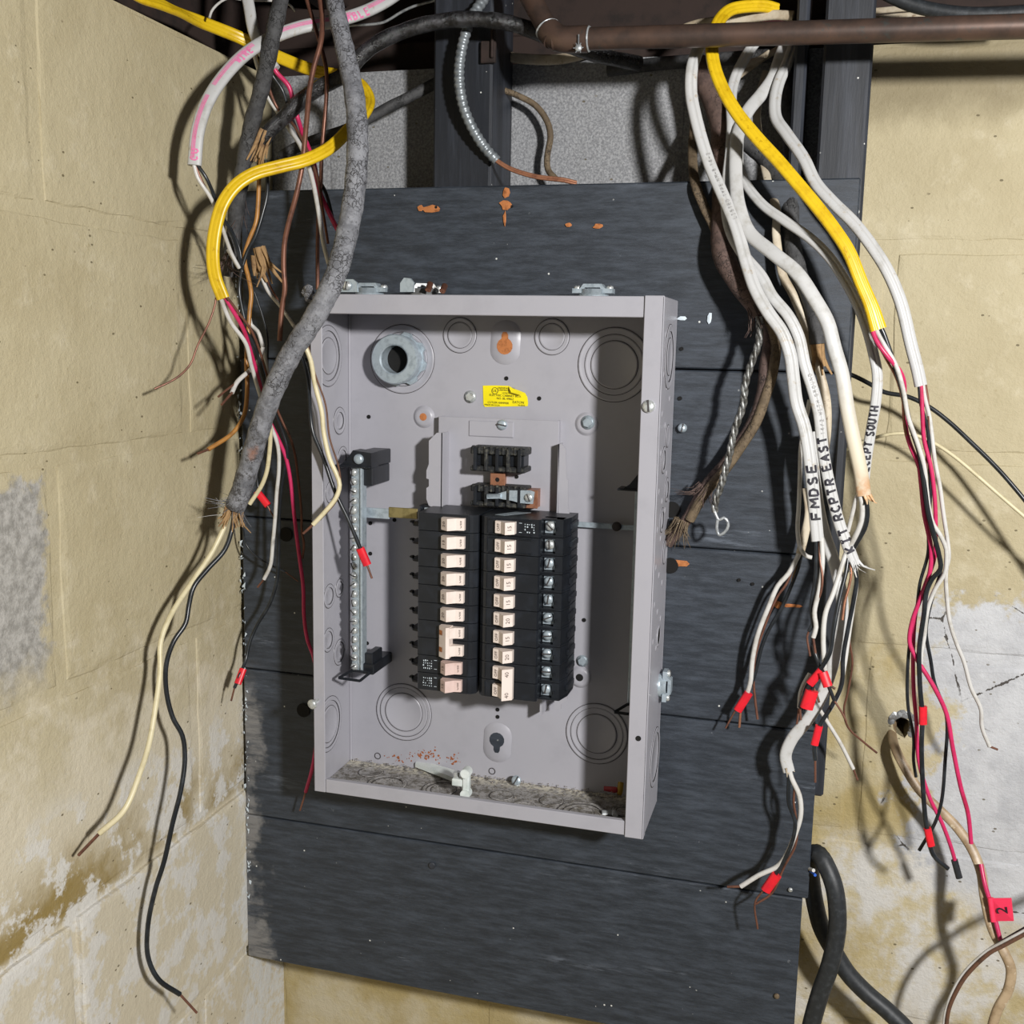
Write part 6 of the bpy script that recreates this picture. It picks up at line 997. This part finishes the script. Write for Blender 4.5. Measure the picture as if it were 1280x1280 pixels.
# cable out of the hole
hc_, sh, tr = cable('beige_cable', 'dirty beige cable coming out of the hole in the wall at lower right', [(0.6115,0.1400,0.0721),(0.6062,0.1080,0.0731),(0.6087,0.0800,0.0623),(0.6201,0.0700,0.0438),(0.6346,0.0620,0.0254),(0.6534,0.0540,0.0107),(0.6719,0.0460,-0.0037),(0.6869,0.0360,-0.0209),(0.6965,0.0260,-0.0403),(0.7009,0.0160,-0.0636),(0.7090,0.0060,-0.0912),(0.7194,-0.0020,-0.1085),(0.7273,-0.0060,-0.1248),(0.7262,-0.0080,-0.1475),(0.7180,-0.0100,-0.1691),(0.7138,-0.0100,-0.2002),(0.7175,-0.0060,-0.2964),(0.7366,0.0000,-0.4467)], 13.5, 'nm_brown', 'flat', .6, n=16, conds=[
  ([(0.6949,0.0200,-0.0297),(0.6990,0.0120,-0.0470),(0.7042,0.0080,-0.0615),(0.7101,0.0020,-0.0792),(0.7155,-0.0040,-0.0967)], 6, 'w_red', 0)])
fl = tape(hc_, (0.7042,0.0050,-0.0574), (0.7086,0.0010,-0.0806), 8, 'pinktag', flag=tuple(V((0.7243,-0.0040,-0.0631)) - V((0.7066,0.0040,-0.0704))))
fa, fb, fs_ = V((0.7042,0.0050,-0.0574)), V((0.7086,0.0010,-0.0806)), V((0.7243,-0.0040,-0.0631)) - V((0.7066,0.0040,-0.0704))
mb = MB(); ft = (fa - fb).normalized(); fn_ = fs_.cross(ft).normalized(); fn_ = fn_ if fn_.y < 0 else -fn_
put_text(mb, '2', .016, (fa + fb) / 2 + fs_ * .55 + fn_ * .0024, ft, -fs_); mb.build('flag_number', 'ink', fl, V(fl['o']))
r_ = thing('loose_wires', 'brown and white pair of wires crossing the bottom right corner', 'wire', (0.7127,-0.0200,-0.0943))
wire(r_, [(0.8924,-0.0800,0.0589),(0.8173,-0.0520,-0.0025),(0.7447,-0.0300,-0.0625),(0.7321,-0.0260,-0.0754),(0.7156,-0.0200,-0.0937),(0.7046,-0.0160,-0.1058),(0.6864,-0.0080,-0.1385),(0.6784,-0.0040,-0.1620),(0.6739,0.0000,-0.1843),(0.6738,0.0040,-0.2179),(0.6772,0.0100,-0.3180),(0.6927,0.0160,-0.4732)], 5.5, 'w_brown'); wire(r_, [(0.8919,-0.0800,0.0633),(0.8168,-0.0520,0.0022),(0.7443,-0.0300,-0.0576),(0.7317,-0.0260,-0.0713),(0.7139,-0.0200,-0.0906),(0.7024,-0.0150,-0.1042),(0.6847,-0.0070,-0.1350),(0.6757,-0.0030,-0.1605),(0.6710,0.0010,-0.1855),(0.6708,0.0050,-0.2191),(0.6734,0.0110,-0.3196),(0.6881,0.0170,-0.4754)], 3.4, 'w_white'); wire(r_, [(0.8917,-0.0800,0.0648),(0.8167,-0.0520,0.0038),(0.7450,-0.0260,-0.0579),(0.7324,-0.0220,-0.0716),(0.7159,-0.0160,-0.0908),(0.7060,-0.0100,-0.1046)], 4.5, 'w_black')
simple_cable('black_power_cable', 'thick black rubber cable looped over beside the lower board corner', [(0.5303,0.0000,-0.5040),(0.5308,-0.0040,-0.3615),(0.5366,-0.0060,-0.2439),(0.5449,-0.0080,-0.1896),(0.5532,-0.0100,-0.1528),(0.5571,-0.0100,-0.1248),(0.5578,-0.0100,-0.0976),(0.5526,-0.0080,-0.0655),(0.5443,-0.0020,-0.0475),(0.5355,0.0060,-0.0375),(0.5293,0.0180,-0.0441),(0.5278,0.0260,-0.0628),(0.5307,0.0300,-0.0847),(0.5365,0.0300,-0.1107),(0.5437,0.0300,-0.1328),(0.5586,0.0280,-0.1571),(0.5741,0.0260,-0.1784),(0.5941,0.0240,-0.1959),(0.6188,0.0200,-0.2119),(0.6426,0.0160,-0.2324),(0.6881,0.0100,-0.3154),(0.7298,0.0040,-0.4522)], 22, 'blackwire_rough', n=14)
r_ = thing('cable_end', 'small white and blue wire ends at the top of the black cable loop', 'wire', (0.5266,0.0000,-0.0513)); wire(r_, [(0.5234,0.0080,-0.0539),(0.5267,0.0020,-0.0532),(0.5307,-0.0060,-0.0504)], 5, 'w_white'); MT['w_blue'] = simple('blue_wire_insulation', '2f5fc0', rough=.4); wire(r_, [(0.5269,0.0040,-0.0559),(0.5302,-0.0020,-0.0552),(0.5326,-0.0080,-0.0545)], 4, 'w_blue')
